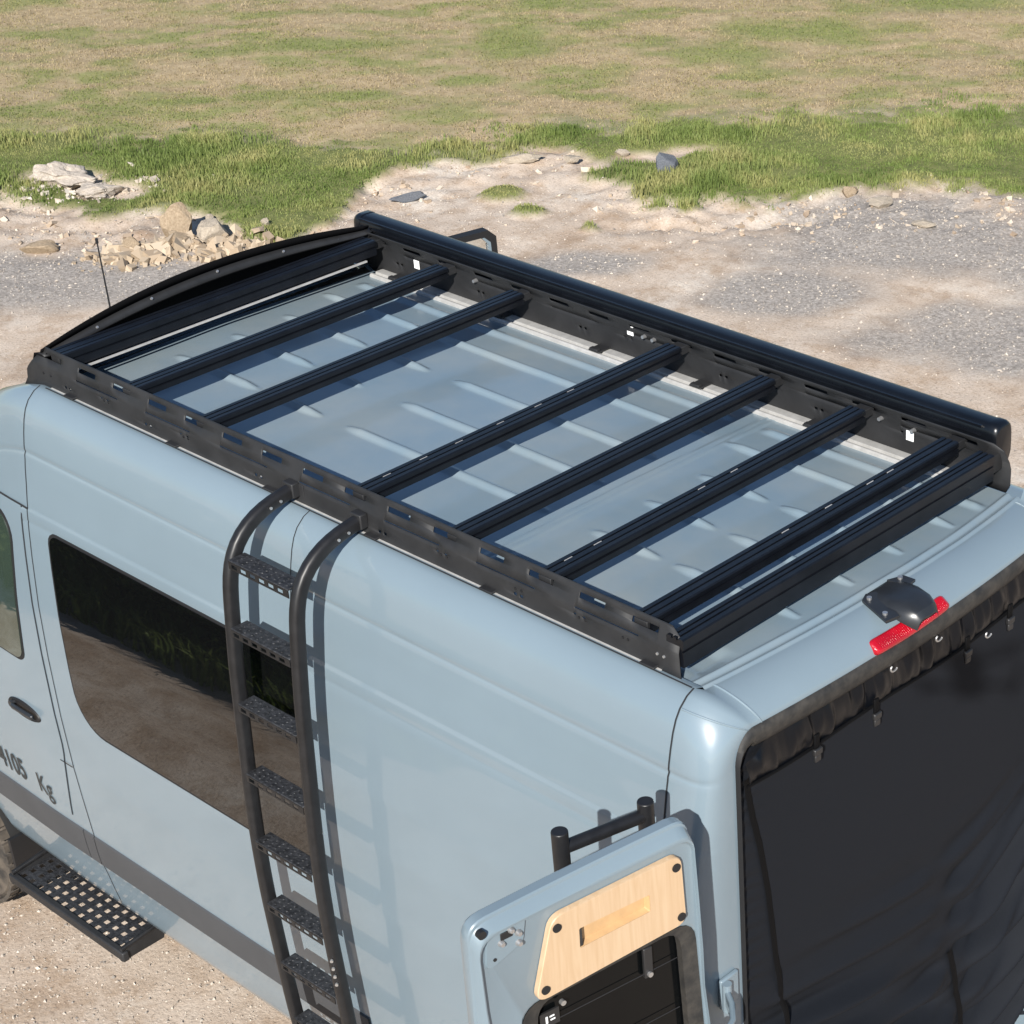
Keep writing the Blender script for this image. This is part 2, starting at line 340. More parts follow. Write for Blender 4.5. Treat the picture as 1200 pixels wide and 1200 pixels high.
def blades(name, px, py, hh, ww, tone, m, lean=.6):
    N = len(px); pz = gheight(px, py)-.005
    a = RNG.uniform(0, 2*np.pi, N); l = RNG.uniform(0, lean, N)*hh; b = RNG.uniform(0, 2*np.pi, N)
    bx, by = np.cos(a)*ww/2, np.sin(a)*ww/2; lx, ly = np.cos(b)*l, np.sin(b)*l
    V = np.empty((N, 5, 3))
    V[:, 0] = np.stack([px-bx, py-by, pz], -1); V[:, 1] = np.stack([px+bx, py+by, pz], -1)
    V[:, 2] = np.stack([px+bx*.7+lx*.35, py+by*.7+ly*.35, pz+hh*.6], -1); V[:, 3] = np.stack([px-bx*.7+lx*.35, py-by*.7+ly*.35, pz+hh*.6], -1)
    V[:, 4] = np.stack([px+lx, py+ly, pz+hh*(1-.25*lean)], -1)
    i0 = np.arange(N)*5
    me = bpy.data.meshes.new(name)
    T = np.concatenate([np.stack([i0, i0+1, i0+2], -1), np.stack([i0, i0+2, i0+3], -1), np.stack([i0+3, i0+2, i0+4], -1)])
    fast_mesh(me, V.reshape(-1, 3), T)
    at = me.attributes.new('tone', 'FLOAT', 'POINT'); at.data.foreach_set('value', np.repeat(tone, 5).astype(np.float32))
    me.materials.append(m); o = bpy.data.objects.new(name, me); COL.objects.link(o); o['kind'] = 'stuff'; return o
def sdpos(s, d): return GO[0]+GR[0]*s+GV[0]*d, GO[1]+GR[1]*s+GV[1]*d
N = 430000
s_ = RNG.uniform(-9.5, 5, N); d_ = RNG.uniform(15.3, 19.8, N); px, py = sdpos(s_, d_)
lu, fi, fg_, gr_ = masks(px, py)
k_ = RNG.uniform(0, 1, N) < lu*(.35+.65*sstep(.3, .6, fbm(px*3, py*3, 31)))
px, py, lu_, s_, d_ = px[k_], py[k_], lu[k_], s_[k_], d_[k_]
cl = fbm(px*1.6, py*1.6, 33); yel = np.exp(-(((s_+4.75)/.5)**2+((d_-17.0)/.35)**2))
hh = (.018+.072*sstep(.35, .75, cl)*(.4+.9*fbm(px*7, py*7, 37))+.05*yel)*RNG.uniform(.5, 1.4, len(px))*(.45+.55*lu_)
tone = np.clip((fbm(px*2.4, py*2.4, 35)-.5)*1.7+.58+RNG.normal(0, .10, len(px))+yel*.5, 0, 1)
MT['lushgrass'] = leaf_mat('lush_grass', [(.11, .155, .04), (.17, .225, .06), (.24, .28, .09), (.36, .345, .14)])
tag(blades('grass', px, py, hh, RNG.uniform(.004, .009, len(px)), tone, MT['lushgrass']), 'lush green grass growing along the edge of the dirt', 'grass')
N = 360000
s_ = RNG.uniform(-10.5, 6, N); d_ = 17.7+RNG.uniform(0, 1, N)**1.15*8.6; px, py = sdpos(s_, d_)
lu, fi, fg_, gr_ = masks(px, py)
k_ = RNG.uniform(0, 1, N) < fi*(1-.8*lu)*(.45+.55*sstep(.35, .6, fbm(px*2, py*2, 41)))
px, py, fg_ = px[k_], py[k_], fg_[k_]
tone = np.clip(fg_*.8+(fbm(px*1.5, py*3, 43)-.5)*.8+.27+RNG.normal(0, .11, len(px)), 0, 1)
MT['drygrass'] = leaf_mat('dry_turf', [(.40, .315, .195), (.33, .265, .145), (.255, .235, .095), (.165, .20, .055)], .15)
tag(blades('dry_grass', px, py, RNG.uniform(.012, .035, len(px)), RNG.uniform(.004, .010, len(px)), tone, MT['drygrass'], 1.4), 'short dry turf of the mown field behind the verge', 'grass')
# weeds around the van's left side that the side windows mirror
N = 26000
s_ = None; px = RNG.uniform(4.2, 11, N); py = RNG.uniform(3.2, 7.5, N)
ed = 4.85-.22*px*1.0+.35*(fbm(px*1.2, py*0+3, 51)-.5)
k_ = py > np.maximum(ed+.0, 2.9)
px, py = px[k_], py[k_]
tag(blades('roadside_weeds', px, py, RNG.uniform(.1, .4, len(px)), RNG.uniform(.012, .03, len(px)), np.clip(RNG.normal(.3, .2, len(px)), 0, 1), MT['lushgrass'], .7), 'tall dark green weeds beside the parked van', 'weeds')

def blocks(name, px, py, rad, m, lift):
    N = len(px); c8 = np.array([(i, j, k) for i in (-1, 1) for j in (-1, 1) for k in (-1, 1)], float)
    f6 = np.array([(0, 1, 3, 2), (4, 6, 7, 5), (0, 4, 5, 1), (2, 3, 7, 6), (0, 2, 6, 4), (1, 5, 7, 3)])
    S = c8[None]*RNG.uniform(.35, 1.0, (N, 1, 3)); S[:, :, 2] *= .7; S = S*(1+RNG.normal(0, .16, (N, 8, 1)))+RNG.normal(0, .12, (N, 8, 3)); S *= rad[:, None, None]
    A_ = RNG.normal(0, 1, (N, 3, 3)); A_[:, 2] = np.array([0, 0, 1])+RNG.normal(0, .35, (N, 3)); Q_, _ = np.linalg.qr(np.transpose(A_[:, ::-1], (0, 2, 1))); Q_ = Q_[:, :, ::-1]
    V = np.einsum('nij,nkj->nki', Q_, S); V[:, :, 0] += px[:, None]; V[:, :, 1] += py[:, None]; V[:, :, 2] += (gheight(px, py)+rad*lift)[:, None]
    me = bpy.data.meshes.new(name); fast_mesh(me, V.reshape(-1, 3), (np.arange(N)[:, None, None]*8+f6[None]).reshape(-1, 4))
    at = me.attributes.new('tone', 'FLOAT', 'POINT'); at.data.foreach_set('value', np.repeat(RNG.uniform(0, 1, N), 8).astype(np.float32)); me.shade_flat()
    me.materials.append(m); o = bpy.data.objects.new(name, me); COL.objects.link(o); o['kind'] = 'stuff'; return o
def stones(name, px, py, rad, m, lift=.25, block=False):
    N = len(px); o8 = np.array([(1, 0, 0), (-1, 0, 0), (0, 1, 0), (0, -1, 0), (0, 0, 1), (0, 0, -1)], float)
    f8 = np.array([(0, 2, 4), (2, 1, 4), (1, 3, 4), (3, 0, 4), (2, 0, 5), (1, 2, 5), (3, 1, 5), (0, 3, 5)])
    a = RNG.uniform(0, 6.28, N); ca, sa = np.cos(a), np.sin(a)
    if block: return blocks(name, px, py, rad, m, lift)
    S = rad[:, None, None]*o8[None]*RNG.uniform(.55, 1.25, (N, 6, 1)); S *= RNG.uniform(.5, 1.3, (N, 1, 3)); S[:, :, 2] *= .75
    S = S+RNG.normal(0, .15, S.shape)*rad[:, None, None]
    Vx = S[:, :, 0]*ca[:, None]-S[:, :, 1]*sa[:, None]+px[:, None]; Vy = S[:, :, 0]*sa[:, None]+S[:, :, 1]*ca[:, None]+py[:, None]
    Vz = S[:, :, 2]+(gheight(px, py)+rad*lift)[:, None]
    V = np.stack([Vx, Vy, Vz], -1).reshape(-1, 3); F = (np.arange(N)[:, None, None]*6+f8[None]).reshape(-1, 3)
    me = bpy.data.meshes.new(name); fast_mesh(me, V, F)
    at = me.attributes.new('tone', 'FLOAT', 'POINT'); at.data.foreach_set('value', np.repeat(RNG.uniform(0, 1, N), 6).astype(np.float32)); me.shade_flat()
    me.materials.append(m); o = bpy.data.objects.new(name, me); COL.objects.link(o); o['kind'] = 'stuff'; return o
MT['gravel'] = leaf_mat('gravel_stones', [(.20, .18, .16), (.33, .29, .25), (.42, .37, .31), (.50, .45, .385)], 0)
N = 60000
s_ = RNG.uniform(-8, 5, N); d_ = RNG.uniform(10.5, 17.2, N); px, py = sdpos(s_, d_); lu, fi, fg_, gr_ = masks(px, py)
inside = (np.abs(px-2.5) < 3.1) & (np.abs(py) < 1.05)
k_ = (~inside) & (RNG.uniform(0, 1, N) < (.18+.6*gr_+.5*np.exp(-((d_-16.2)/.6)**2))*(1-lu))
px, py = px[k_], py[k_]
rad = .003+.010*RNG.uniform(0, 1, len(px))**6+.004*RNG.uniform(0, 1, len(px))
tag(stones('gravel', px, py, rad, MT['gravel']), 'loose gravel and pebbles scattered over the bare dirt', 'gravel')
N = 9000
px = RNG.uniform(1.8, 4.6, N); py = RNG.uniform(.2, 1.9, N); rad = .002+.007*RNG.uniform(0, 1, N)**4+.002*RNG.uniform(0, 1, N)
tag(stones('fine_gravel', px, py, rad, MT['gravel']), 'fine gravel on the dirt below the side step', 'gravel')
# crumbled rubble at the verge
N = 900
cs = [(-4.55, 15.65, .38, .14), (-4.15, 15.55, .33, .13), (-4.95, 15.5, .3, .1), (-3.85, 15.45, .22, .1)]
q = RNG.integers(0, 4, N); s_ = np.array([cs[i][0] for i in q])+RNG.normal(0, 1, N)*np.array([cs[i][2] for i in q])*.55
d_ = np.array([cs[i][1] for i in q])+RNG.normal(0, 1, N)*np.array([cs[i][3] for i in q])
px, py = sdpos(s_, d_); MT['rubble'] = leaf_mat('tan_rubble', [(.30, .23, .16), (.37, .295, .21), (.43, .35, .26)], 0)
tag(stones('rubble', px, py, .008+.06*RNG.uniform(0, 1, N)**3.2, MT['rubble'], .35, True), 'crumbled tan rubble heaped below the big stones', 'rubble')

N = 3400
s_ = RNG.uniform(-8.5, 4, N); i_ = np.interp(s_, INNER[:, 0], INNER[:, 1]); d_ = i_-.05-np.abs(RNG.normal(0, .55, N)); px, py = sdpos(s_, d_); lu, fi, fg_, gr_ = masks(px, py)
k_ = (RNG.uniform(0, 1, N) < .25+.75*sstep(.45, .6, fbm(px*2.5, py*2.5, 57))) & (lu < .4); px, py = px[k_], py[k_]
MT['clod'] = leaf_mat('dirt_clods', [(.28, .21, .15), (.37, .295, .22), (.44, .365, .285), (.52, .45, .37)], 0)
tag(stones('dirt_clods', px, py, .005+.028*RNG.uniform(0, 1, len(px))**5, MT['clod'], .15, True), 'crumbly dirt clods along the rough bank below the grass', 'clods')
N = 320
s_ = -5.85+RNG.normal(0, .38, N); d_ = 17.05+RNG.normal(0, .16, N); px, py = sdpos(s_, d_)
MT['crumb'] = leaf_mat('chalk_crumbs', [(.34, .29, .235), (.43, .375, .31), (.50, .45, .385)], 0)
tag(stones('chalk_crumbs', px, py, .006+.032*RNG.uniform(0, 1, N)**4, MT['crumb'], .3, True), 'pale chalk crumbs scattered round the white heap', 'rubble')
def rock(name, s, d, size, m, label, seed, rz=0, cat='rock', sink=.25, cuts=9, group=None, z0=None, lumpy=0):
    bm = bmesh.new(); bmesh.ops.create_icosphere(bm, subdivisions=4, radius=1.0); cuts = cuts+9; rg = random.Random(seed)
    pl = [(Vector((rg.gauss(0, 1), rg.gauss(0, 1), rg.gauss(0, .8))).normalized(), rg.uniform(.48, .82)) for _ in range(cuts)]
    for v in bm.verts:
        for nn, dd in pl:
            e = v.co.dot(nn)-dd
            if e > 0: v.co -= nn*e
    co = np.array([v.co[:] for v in bm.verts]); nz = fbm(co[:, 0]*2.3+seed, co[:, 1]*2.3+co[:, 2]*1.9, seed, 4)-.5
    for v, q in zip(bm.verts, nz): v.co *= 1+.30*q
    if lumpy:
        co = np.array([v.co[:] for v in bm.verts]); l1 = fbm(co[:, 0]*3.1+seed, co[:, 1]*3.1+co[:, 2]*2.3, seed+5, 5)-.5
        for v, q in zip(bm.verts, l1): v.co *= 1+lumpy*q; v.co.z *= max(.1, 1.15-.75*math.hypot(v.co.x, v.co.y))
    me = bpy.data.meshes.new(name); bm.to_mesh(me); bm.free(); finish(me, m, True, True, 9)
    o = bpy.data.objects.new(name, me); COL.objects.link(o); x, y = sdpos(s, d)
    h = float(gheight(np.array([x]), np.array([y]))[0]) if z0 is None else z0
    o.location = (x, y, h+size[2]*(1-sink)*.75); o.scale = size; o.rotation_euler = (rg.uniform(-.15, .15), rg.uniform(-.15, .15), rz)
    return tag(o, label, cat, group)
vang = math.atan2(GR[1], GR[0])
rock('rock', -4.66, 15.98, (.165, .13, .17), 'stone', 'upright tan slab of stone, largest of the pile by the grass', 3, vang+.3, cuts=7, sink=.1)
rock('rock', -4.36, 15.88, (.17, .13, .125), 'stone2', 'squat pale stone leaning against the upright tan slab', 5, vang-.2, cuts=7)
rock('rock', -4.60, 15.74, (.13, .10, .075), 'stone', 'flat tan stone lying in front of the upright slab', 8, vang+.1, cuts=8)
rock('rock', -4.94, 15.62, (.10, .09, .075), 'stone', 'small tan stone at the dirt end of the stone pile', 12, vang)
rock('rock', -4.05, 15.62, (.12, .09, .075), 'stone', 'small tan stone at the grass end of the stone pile', 15, vang+.5)
rock('rock', -5.72, 15.72, (.17, .11, .075), 'stone', 'low rounded tan stone alone on the grey gravel', 21, vang+.1, cuts=6, sink=.35)
rock('rock', -4.5, 16.33, (.05, .045, .05), 'stone2', 'fist-sized pale stone in the grass above the pile', 24, vang)
rock('rock', -3.98, 16.05, (.05, .04, .04), 'stone2', 'small pale stone in the green grass past the pile', 27, vang)
rock('chalk_heap', -5.95, 17.22, (.33, .22, .17), 'chalk', 'white chalky heap of rubble in the green verge', 31, vang-.1, 'heap', sink=.30, cuts=14, lumpy=1.0)
rock('chalk_heap', -5.55, 16.98, (.30, .2, .11), 'chalk', 'low spread of chalky rubble beside the white heap', 33, vang+.2, 'heap', sink=.4, cuts=14, lumpy=1.0)
rock('rock', -0.80, 17.12, (.125, .10, .10), 'greystone', 'blue-grey stone lump sitting in the verge grass', 36, vang+.2, cuts=6, sink=.15)
rock('rock', -2.93, 16.72, (.21, .05, .05), 'greystone', 'long grey flat stone lying on the brown dirt', 39, vang+.25, cuts=9)
rock('rock', -2.05, 17.48, (.24, .09, .05), 'stone2', 'long pale slab on the bare bank', 41, vang+.05, cuts=12)
rock('rock', -1.62, 17.45, (.11, .08, .05), 'stone2', 'pale stone at the end of the long pale slab', 43, vang)
rock('rock', -1.2, 17.62, (.10, .05, .04), 'stone2', 'small flat pale stone at the back of the bare bank', 45, vang)
rock('rock', 0.95, 16.2, (.15, .09, .045), 'stone2', 'broken pale stone between the gravel and the grass', 47, vang+.4)
rock('rock', 1.25, 15.72, (.13, .08, .03), 'stone2', 'flat pale stone pressed into the grey gravel', 49, vang)
rock('rock', 0.72, 16.5, (.09, .07, .06), 'stone', 'tan stone on the edge of the grass by the gravel', 51, vang)

# ------------------------------------------------------------------ van body surface
PR = np.array([(2.806, .742), (2.817, .772), (2.806, .800), (2.780, .830), (2.752, .848), (2.716, .862), (2.670, .874), (2.625, .8835), (2.612, .8855), (2.606, .8846), (2.600, .8836), (2.594, .8868), (2.588, .8895), (2.575, .8915), (2.540, .899), (2.480, .909), (2.415, .921), (2.398, .9235), (2.390, .9246), (2.384, .9285), (2.376, .9302), (2.345, .9345), (2.338, .9338), (2.332, .9362), (2.300, .9405), (2.195, .953), (2.0, .972), (1.784, .983), (1.52, .989), (1.286, .987), (1.144, .981), (.97, .972), (.80, .962), (.74, .950), (.66, .937), (.58, .922), (.550, .912), (.530, .88)])
zf = []
for i in range(len(PR)-1):
    nseg = max(1, int(abs(PR[i, 0]-PR[i+1, 0])/.018))
    zf += [tuple(PR[i]+(PR[i+1]-PR[i])*j/nseg) for j in range(nseg)]
zf.append(tuple(PR[-1])); PF = np.array(zf)
def yprof(z):
    o = np.argsort(PR[1:, 0]); return np.interp(z, PR[1:, 0][o], PR[1:, 1][o])
CX = [3.04, 3.15, 3.3, 3.47, 3.87, 4.26, 4.45, 4.9, 5.15, 5.38, 5.48]; CZ = [2.817, 2.792, 2.735, 2.645, 2.44, 2.22, 2.02, 1.50, 1.30, 1.14, .95]; CW = [1, 1, 1, .995, .985, .97, .965, .955, .94, .86, .74]
ZB = .9
def ztop(x): return np.interp(x, CX, CZ)
def wsc(x): return np.interp(x, CX, CW)
def surf_y(x, z):
    zt = ztop(x); zi = np.where(z > ZB, ZB+(z-ZB)*(2.817-ZB)/np.maximum(zt-ZB, .05), z); return yprof(zi)*wsc(x)
FWX, RWX, WR, WZ = 4.30, .88, .375, .375
def arch(x): 
    out = np.full_like(x, -1.)
    for xc in (FWX, RWX):
        q = .455**2-(x-xc)**2; out = np.where(q > 0, WZ+np.sqrt(np.maximum(q, 0)), out)
    return out
van = thing('camper_van', (1.5, 0, 0), 'pale blue high-roof camper van with black roof rack and open rear door', 'van')
XS = np.unique(np.round(np.concatenate([np.arange(-.11, 5.3, .07), np.linspace(FWX-.47, FWX+.47, 40), np.linspace(RWX-.47, RWX+.47, 40), [3.04, 5.3, 5.38, 5.44, 5.48]]), 4))
for sg, nm in ((1, 'side_panel'), (-1, 'side_panel')):
    A = np.zeros((len(XS), len(PF), 3))
    for j, (z, y) in enumerate(PF):
        zz = np.where(z > ZB, ZB+(z-ZB)*(ztop(XS)-ZB)/(2.817-ZB), z); zz = np.maximum(zz, np.minimum(arch(XS), .9))
        A[:, j, 0] = XS; A[:, j, 1] = sg*np.minimum(y, surf_y(XS, zz)+1)*wsc(XS); A[:, j, 2] = np.where((sg < 0) & (XS < 3.1), np.minimum(zz, 2.765), zz)
    grid(A, 'paint', nm, van, angle=60)
# cab roof, windscreen and bonnet
xs = np.linspace(3.04, 5.48, 60); ys = np.linspace(-1, 1, 41)
A = np.zeros((60, 41, 3))
for i, x in enumerate(xs):
    e = .742*wsc(x); y = ys*e; cr = .012+.015*np.clip((x-3.04)/.8, 0, 1)
    A[i, :, 0] = x+.0*y; A[i, :, 1] = y; A[i, :, 2] = ZB+(2.806-ZB)*(ztop(x)-ZB)/(2.817-ZB)+cr*(1-ys**2)-(.012*(1-ys**2) if x < 3.05 else 0)
grid(A, 'paint', 'cab_roof', van, angle=60)
A2 = A[(xs > 4.18) & (xs < 4.93)].copy(); A2[:, :, 2] += .006; A2[:, :, 0] += .006
grid(A2, 'glass', 'windscreen', van)
MB().add([(5.48, -.62, .93), (5.48, .62, .93), (5.49, .66, .5), (5.49, -.66, .5)], [(0, 1, 2, 3)]).build('front_grille', 'rubber', van)
MB().box((5.36, 0, .52), (.3, 1.66, .3)).build('front_bumper', 'stripe', van, bevel=.08)
for sg in (1, -1): MB().box((5.34, sg*.68, .95), (.22, .3, .26)).build('headlight', 'headl', van, bevel=.07)

# main roof with pressed beads
ROWS = [(.295, [(2.90, 2.42), (2.33, 2.065), (1.935, .955), (.76, .47), (.415, -.075)]),
        (.05, [(2.89, 2.42), (2.33, 2.15), (1.935, .955), (.77, .47), (.415, -.075)]),
        (-.197, [(2.90, 2.42), (2.33, 2.075), (1.94, .955), (.765, .47), (.42, -.065)]),
        (-.442, [(2.97, 2.38), (2.33, .96), (.865, -.075)])]
def xe(y): return -.115-.055*(1-(y/.742)**2)
def roofz(x, y):
    z = 2.80+.03*np.minimum(y, 0)+.004*(1-(y/.742)**2)
    for yr, segs in ROWS:
        for a, b in segs:
            e = np.clip(np.minimum(a-x, x-b)/.075, 0, 1); hw = .011+.014*np.sqrt(e); t = np.clip(np.abs(y-yr)/hw, 0, 1)
            z = z+.0155*e**.6*(.5+.5*np.cos(np.pi*t))*(t < 1)
    for a, b in ((2.97, .96), (.86, -.085)):
        e = sstep(0, .06, np.minimum(a-x, x-b)); z = z-e*.014*sstep(.545, .605, y)*(1-sstep(.66, .70, y)*.4)
        t = np.clip(np.abs(y+.605)/.03, 0, 1); z = z+e*.012*(.5+.5*np.cos(np.pi*t))
    for c0, h0 in ((.897, .004), (.872, .004)): z = z+h0*np.exp(-((x-c0)/.006)**2)
    dx = x-xe(y)
    for c0, h0, w0 in ((.05, .005, .007), (.012, .006, .007)): z = z+h0*np.exp(-((dx-c0)/w0)**2)
    z = z-.004*np.exp(-((dx-.031)/.009)**2)
    z = z+(fbm(x*2.5, y*2.5, 61)-.5)*.006*(1-sstep(.6, .72, np.abs(y)))        # oil-canning
    return z
u = np.unique(np.concatenate([np.linspace(0, .04, 40), np.linspace(.04, 1, 300)])); yv = np.linspace(-.742, .742, 190)
U, YY = np.meshgrid(u, yv, indexing='ij'); XX = xe(YY)+(3.04-xe(YY))*U
grid(np.stack([XX, YY, roofz(XX, YY)], -1), 'roofpaint', 'roof', van, angle=80)

# rear end: loft from the body section to the door opening
def rear_loft(sg):
    O = []; I = []; W = []; EX = []
    for y in np.linspace(0, .742, 24):
        yy = sg*y; O.append((float(xe(np.array(yy))), y, float(roofz(np.array(xe(np.array(yy))), np.array(yy))))); f = y/.742
        I.append((-.292+.036*f*f, y*.955, 2.722)); EX.append(1.7)
    for z, y in PF[1:]:
        O.append((-.11, y, z))
        if z > 2.60:
            t = (2.817-z)/(2.817-2.60); a = t*math.pi/2; I.append((-.256+.004*t, .709+.071*math.sin(a), 2.722-.10*(1-math.cos(a))-.0*t))
        else:
            t2 = min(1, (2.60-z)/.4); I.append((-.252, .78, min(z, 2.622-(2.60-z)*.98)))
        EX.append(1.7+1.9*float(sstep(0, .25, 2.817-z)))
    O = np.array(O); I = np.array(I); th = np.linspace(0, math.pi/2, 22); A = np.zeros((len(O), 22, 3))
    for j, t in enumerate(th):
        ex = 2/np.array(EX); a = math.sin(t)**ex; b = 1-max(math.cos(t), 0)**ex
        A[:, j] = O; A[:, j, 0] = O[:, 0]+(I[:, 0]-O[:, 0])*a
        A[:, j, 1] = O[:, 1]+(I[:, 1]-O[:, 1])*b; A[:, j, 2] = O[:, 2]+(I[:, 2]-O[:, 2])*b
    A[:, :, 1] *= sg
    grid(A, 'paint', 'rear_corner_panel', van, angle=60)
    for q in (22, 26): MB().sweep([tuple(p+np.array([-.0, 0, .001])) for p in A[q, :]], [(.0035*math.cos(t), .0035*math.sin(t)) for t in np.linspace(0, 6.283, 8, endpoint=False)], (0, 1, .2)).build('corner_ridge', 'paint', van)
    # returns into the opening
    B = np.stack([A[:, -1], A[:, -1]+np.array([.06, 0, 0])], 1); B[:, 1, 1] *= .985; B[:24, 1, 2] -= .01
    grid(B, 'paint', 'door_jamb', van)
    return I
OP = rear_loft(1); rear_loft(-1)
MB().box((2.4, 0, .50), (5.2, 1.5, .05)).build('floor_pan', 'inner', van)
MB().box((.16, 0, 1.62), (.02, 1.7, 2.0)).build('bulkhead', 'inner', van)
MB().box((-.30, 0, .47), (.2, 1.7, .16)).build('rear_bumper', 'stripe', van, bevel=.04)

# panel gaps
def ribbon(pts, wid, wdir, off, m, name, parent):
    P_ = np.array(pts); wd = np.array(wdir, float)*wid/2; return grid(np.stack([P_-wd, P_+wd], 1)+np.array(off), m, name, parent)
def seam(x, z0, z1, name='panel_gap', wid=.005, dx=lambda z: 0, par=None):
    zs = [z for z in PF[1:, 0] if z1 <= z <= z0]; pts = []
    for z in zs: pts.append((x+dx(z), float(yprof(z))+.0016, z))
    return ribbon(pts, wid, (1, 0, 0), (0, 0, 0), 'gap', name, par or van)
seam(3.038, 2.817, .56); seam(1.53, 2.817, 2.46, wid=.004); seam(-.104, 2.817, .6, wid=.006)
ribbon([(x, .7765, 2.8185) for x in np.linspace(-.1, 3.0, 20)], .006, (0, .8, -.2), (0, 0, 0), 'gap', 'panel_gap', van)
# flat panel on a body side: rows of (z, x0, x1)
def sidepatch(rows, off, m, name, parent, sg=1, cols=16, thick=.004):
    A = np.zeros((len(rows), cols, 3))
    for i, (z, a, b) in enumerate(rows):
        x = np.linspace(a, b, cols); A[i, :, 0] = x; A[i, :, 2] = z; A[i, :, 1] = sg*(surf_y(x, np.full(cols, z))+off)
    F = []; n = cols; k = len(rows); vs = A.reshape(-1, 3).tolist(); B = A.copy(); B[:, :, 1] -= sg*(thick+off); vs += B.reshape(-1, 3).tolist(); o = n*k
    for i in range(k-1):
        for j in range(n-1): F.append((i*n+j, (i+1)*n+j, (i+1)*n+j+1, i*n+j+1))
    per = [j for j in range(n)]+[i*n+n-1 for i in range(1, k)]+[(k-1)*n+j for j in range(n-2, -1, -1)]+[i*n for i in range(k-2, 0, -1)]
    for q in range(len(per)): a_, b_ = per[q], per[(q+1) % len(per)]; F.append((a_, b_, b_+o, a_+o))
    return MB().add(vs, F).build(name, m, parent)
def rounded_rows(z0, z1, xl, xr, rad, n=26):       # rad: (bottom-rear, bottom-front, top-front, top-rear), x falls towards the rear
    rows = []
    t = np.linspace(0, 1, n); zs = z0+(z1-z0)*(.5-.5*np.cos(np.pi*t))
    for z in zs:
        def ins(r, dz): return 0 if dz >= r else r-math.sqrt(max(0, r*r-(r-dz)**2))
        a = xr(z)+max(ins(rad[0], z-z0), ins(rad[3], z1-z)); b = xl(z)-max(ins(rad[1], z-z0), ins(rad[2], z1-z)); rows.append((z, a, b))
    return rows
wl = lambda z: 2.905-.02*sstep(2.3, 1.6, z) if False else 2.905-.022*(2.33-z)/.78
wr = lambda z: 1.462
win = sidepatch([(z, a-.012, b+.012) for z, a, b in rounded_rows(1.535, 2.342, wl, wr, (.10, .16, .05, .08))], .0025, 'rubber', 'window_seal', van)
wp = sidepatch(rounded_rows(1.547, 2.332, wl, wr, (.09, .15, .045, .07)), .005, 'glass', 'window', van); wp['label'] = 'long dark tinted side window'
# left front door
fd_rows = [(z, 3.086+.09*sstep(1.5, .95, z)*0+.085*float(np.clip((1.35-z)/.35, 0, 1)), 4.16-.25*max(0, (z-1.5))/.9) for z in np.linspace(.99, 2.386, 30)]
fd = sidepatch(fd_rows, .003, 'paint', 'front_door', van, cols=24)
def edge_gap(rows, parent):
    pts = [(a-.004, float(surf_y(np.array(a), np.array(z)))+.0016, z) for z, a, b in rows]
    ribbon(pts, .008, (1, 0, 0), (0, 0, 0), 'gap', 'door_gap', parent)
    zt_, a, b = rows[-1]
    ribbon([(x, float(surf_y(np.array(x), np.array(zt_)))+.0035, zt_+.004) for x in np.linspace(3.035, b, 16)], .009, (0, 0, 1), (0, 0, 0), 'gap', 'door_gap', parent)
edge_gap(fd_rows, fd)
ribbon([(x, float(surf_y(np.array(x), np.array(1.285)))+.0045, 1.285) for x in (3.04, 3.09, 3.125)], .005, (0, 0, 1), (0, 0, 0), 'gap', 'door_gap', fd)
dl = lambda z: 4.05-.5*max(0, z-1.72); dr_ = lambda z: 3.165+.06*(2.3-z)/.6
sidepatch([(z, a-.012, b+.012) for z, a, b in rounded_rows(1.69, 2.335, dl, dr_, (.05, .04, .1, .12))], .0045, 'rubber', 'window_seal', fd)
MT['glass2'] = mat('clear_door_glass', (0.03, 0.045, 0.035), 0.03, ior=2.4, spec=.5)
sidepatch(rounded_rows(1.70, 2.325, dl, dr_, (.05, .04, .1, .12)), .008, 'glass2', 'window', fd)
# door handle
hb = MB(); c0 = np.array([3.312, float(surf_y(np.array(3.31), np.array(1.44))), 1.44])
loop = [(math.cos(t), math.sin(t)) for t in np.linspace(0, 2*math.pi, 28, endpoint=False)]
hb.ring([[(c0[0]+.112*a, c0[1]+.003, c0[2]+.040*b) for a, b in loop], [(c0[0]+.108*a, c0[1]+.009, c0[2]+.036*b) for a, b in loop], [(c0[0]+.085*a, c0[1]+.004, c0[2]+.026*b) for a, b in loop]], cap1=True)
hd = hb.build('door_handle', 'rubber', fd)
MB().box((3.295, c0[1]+.024, 1.448), (.15, .018, .024)).build('grip', 'plastic', fd, bevel=.008)
MB().cyl((3.385, c0[1]+.004, 1.445), (3.385, c0[1]+.022, 1.445), .014).build('lock_cylinder', 'plastic', fd)
# lettering
def lettering(txt, x, z, h, sx, parent, off_=.012):
    cu = bpy.data.curves.new('lettering', 'FONT'); cu.body = txt; cu.size = 1.0; cu.extrude = .0; cu.offset = off_
    ob = bpy.data.objects.new('tmp', cu); COL.objects.link(ob)
    dg = bpy.context.evaluated_depsgraph_get(); mm = bpy.data.meshes.new_from_object(ob.evaluated_get(dg)); bpy.data.objects.remove(ob)
    co = np.array([v.co[:] for v in mm.vertices]); hh_ = .69
    k_ = h/hh_; out = np.zeros_like(co); out[:, 0] = x-(co[:, 0])*k_*sx; out[:, 2] = z+co[:, 1]*k_
    out[:, 1] = surf_y(out[:, 0], out[:, 2])+.0062
    mm.vertices.foreach_set('co', out.astype(np.float32).ravel()); mm.name = 'lettering'; mm.update(); mm.materials.append(MT['text'])
    o = bpy.data.objects.new('lettering', mm); link(o, parent); return o
lettering('4105', 3.672, 1.020, .100, .70, fd, .022); lettering('Kg', 3.382, 1.018, .092, .74, fd, .010)
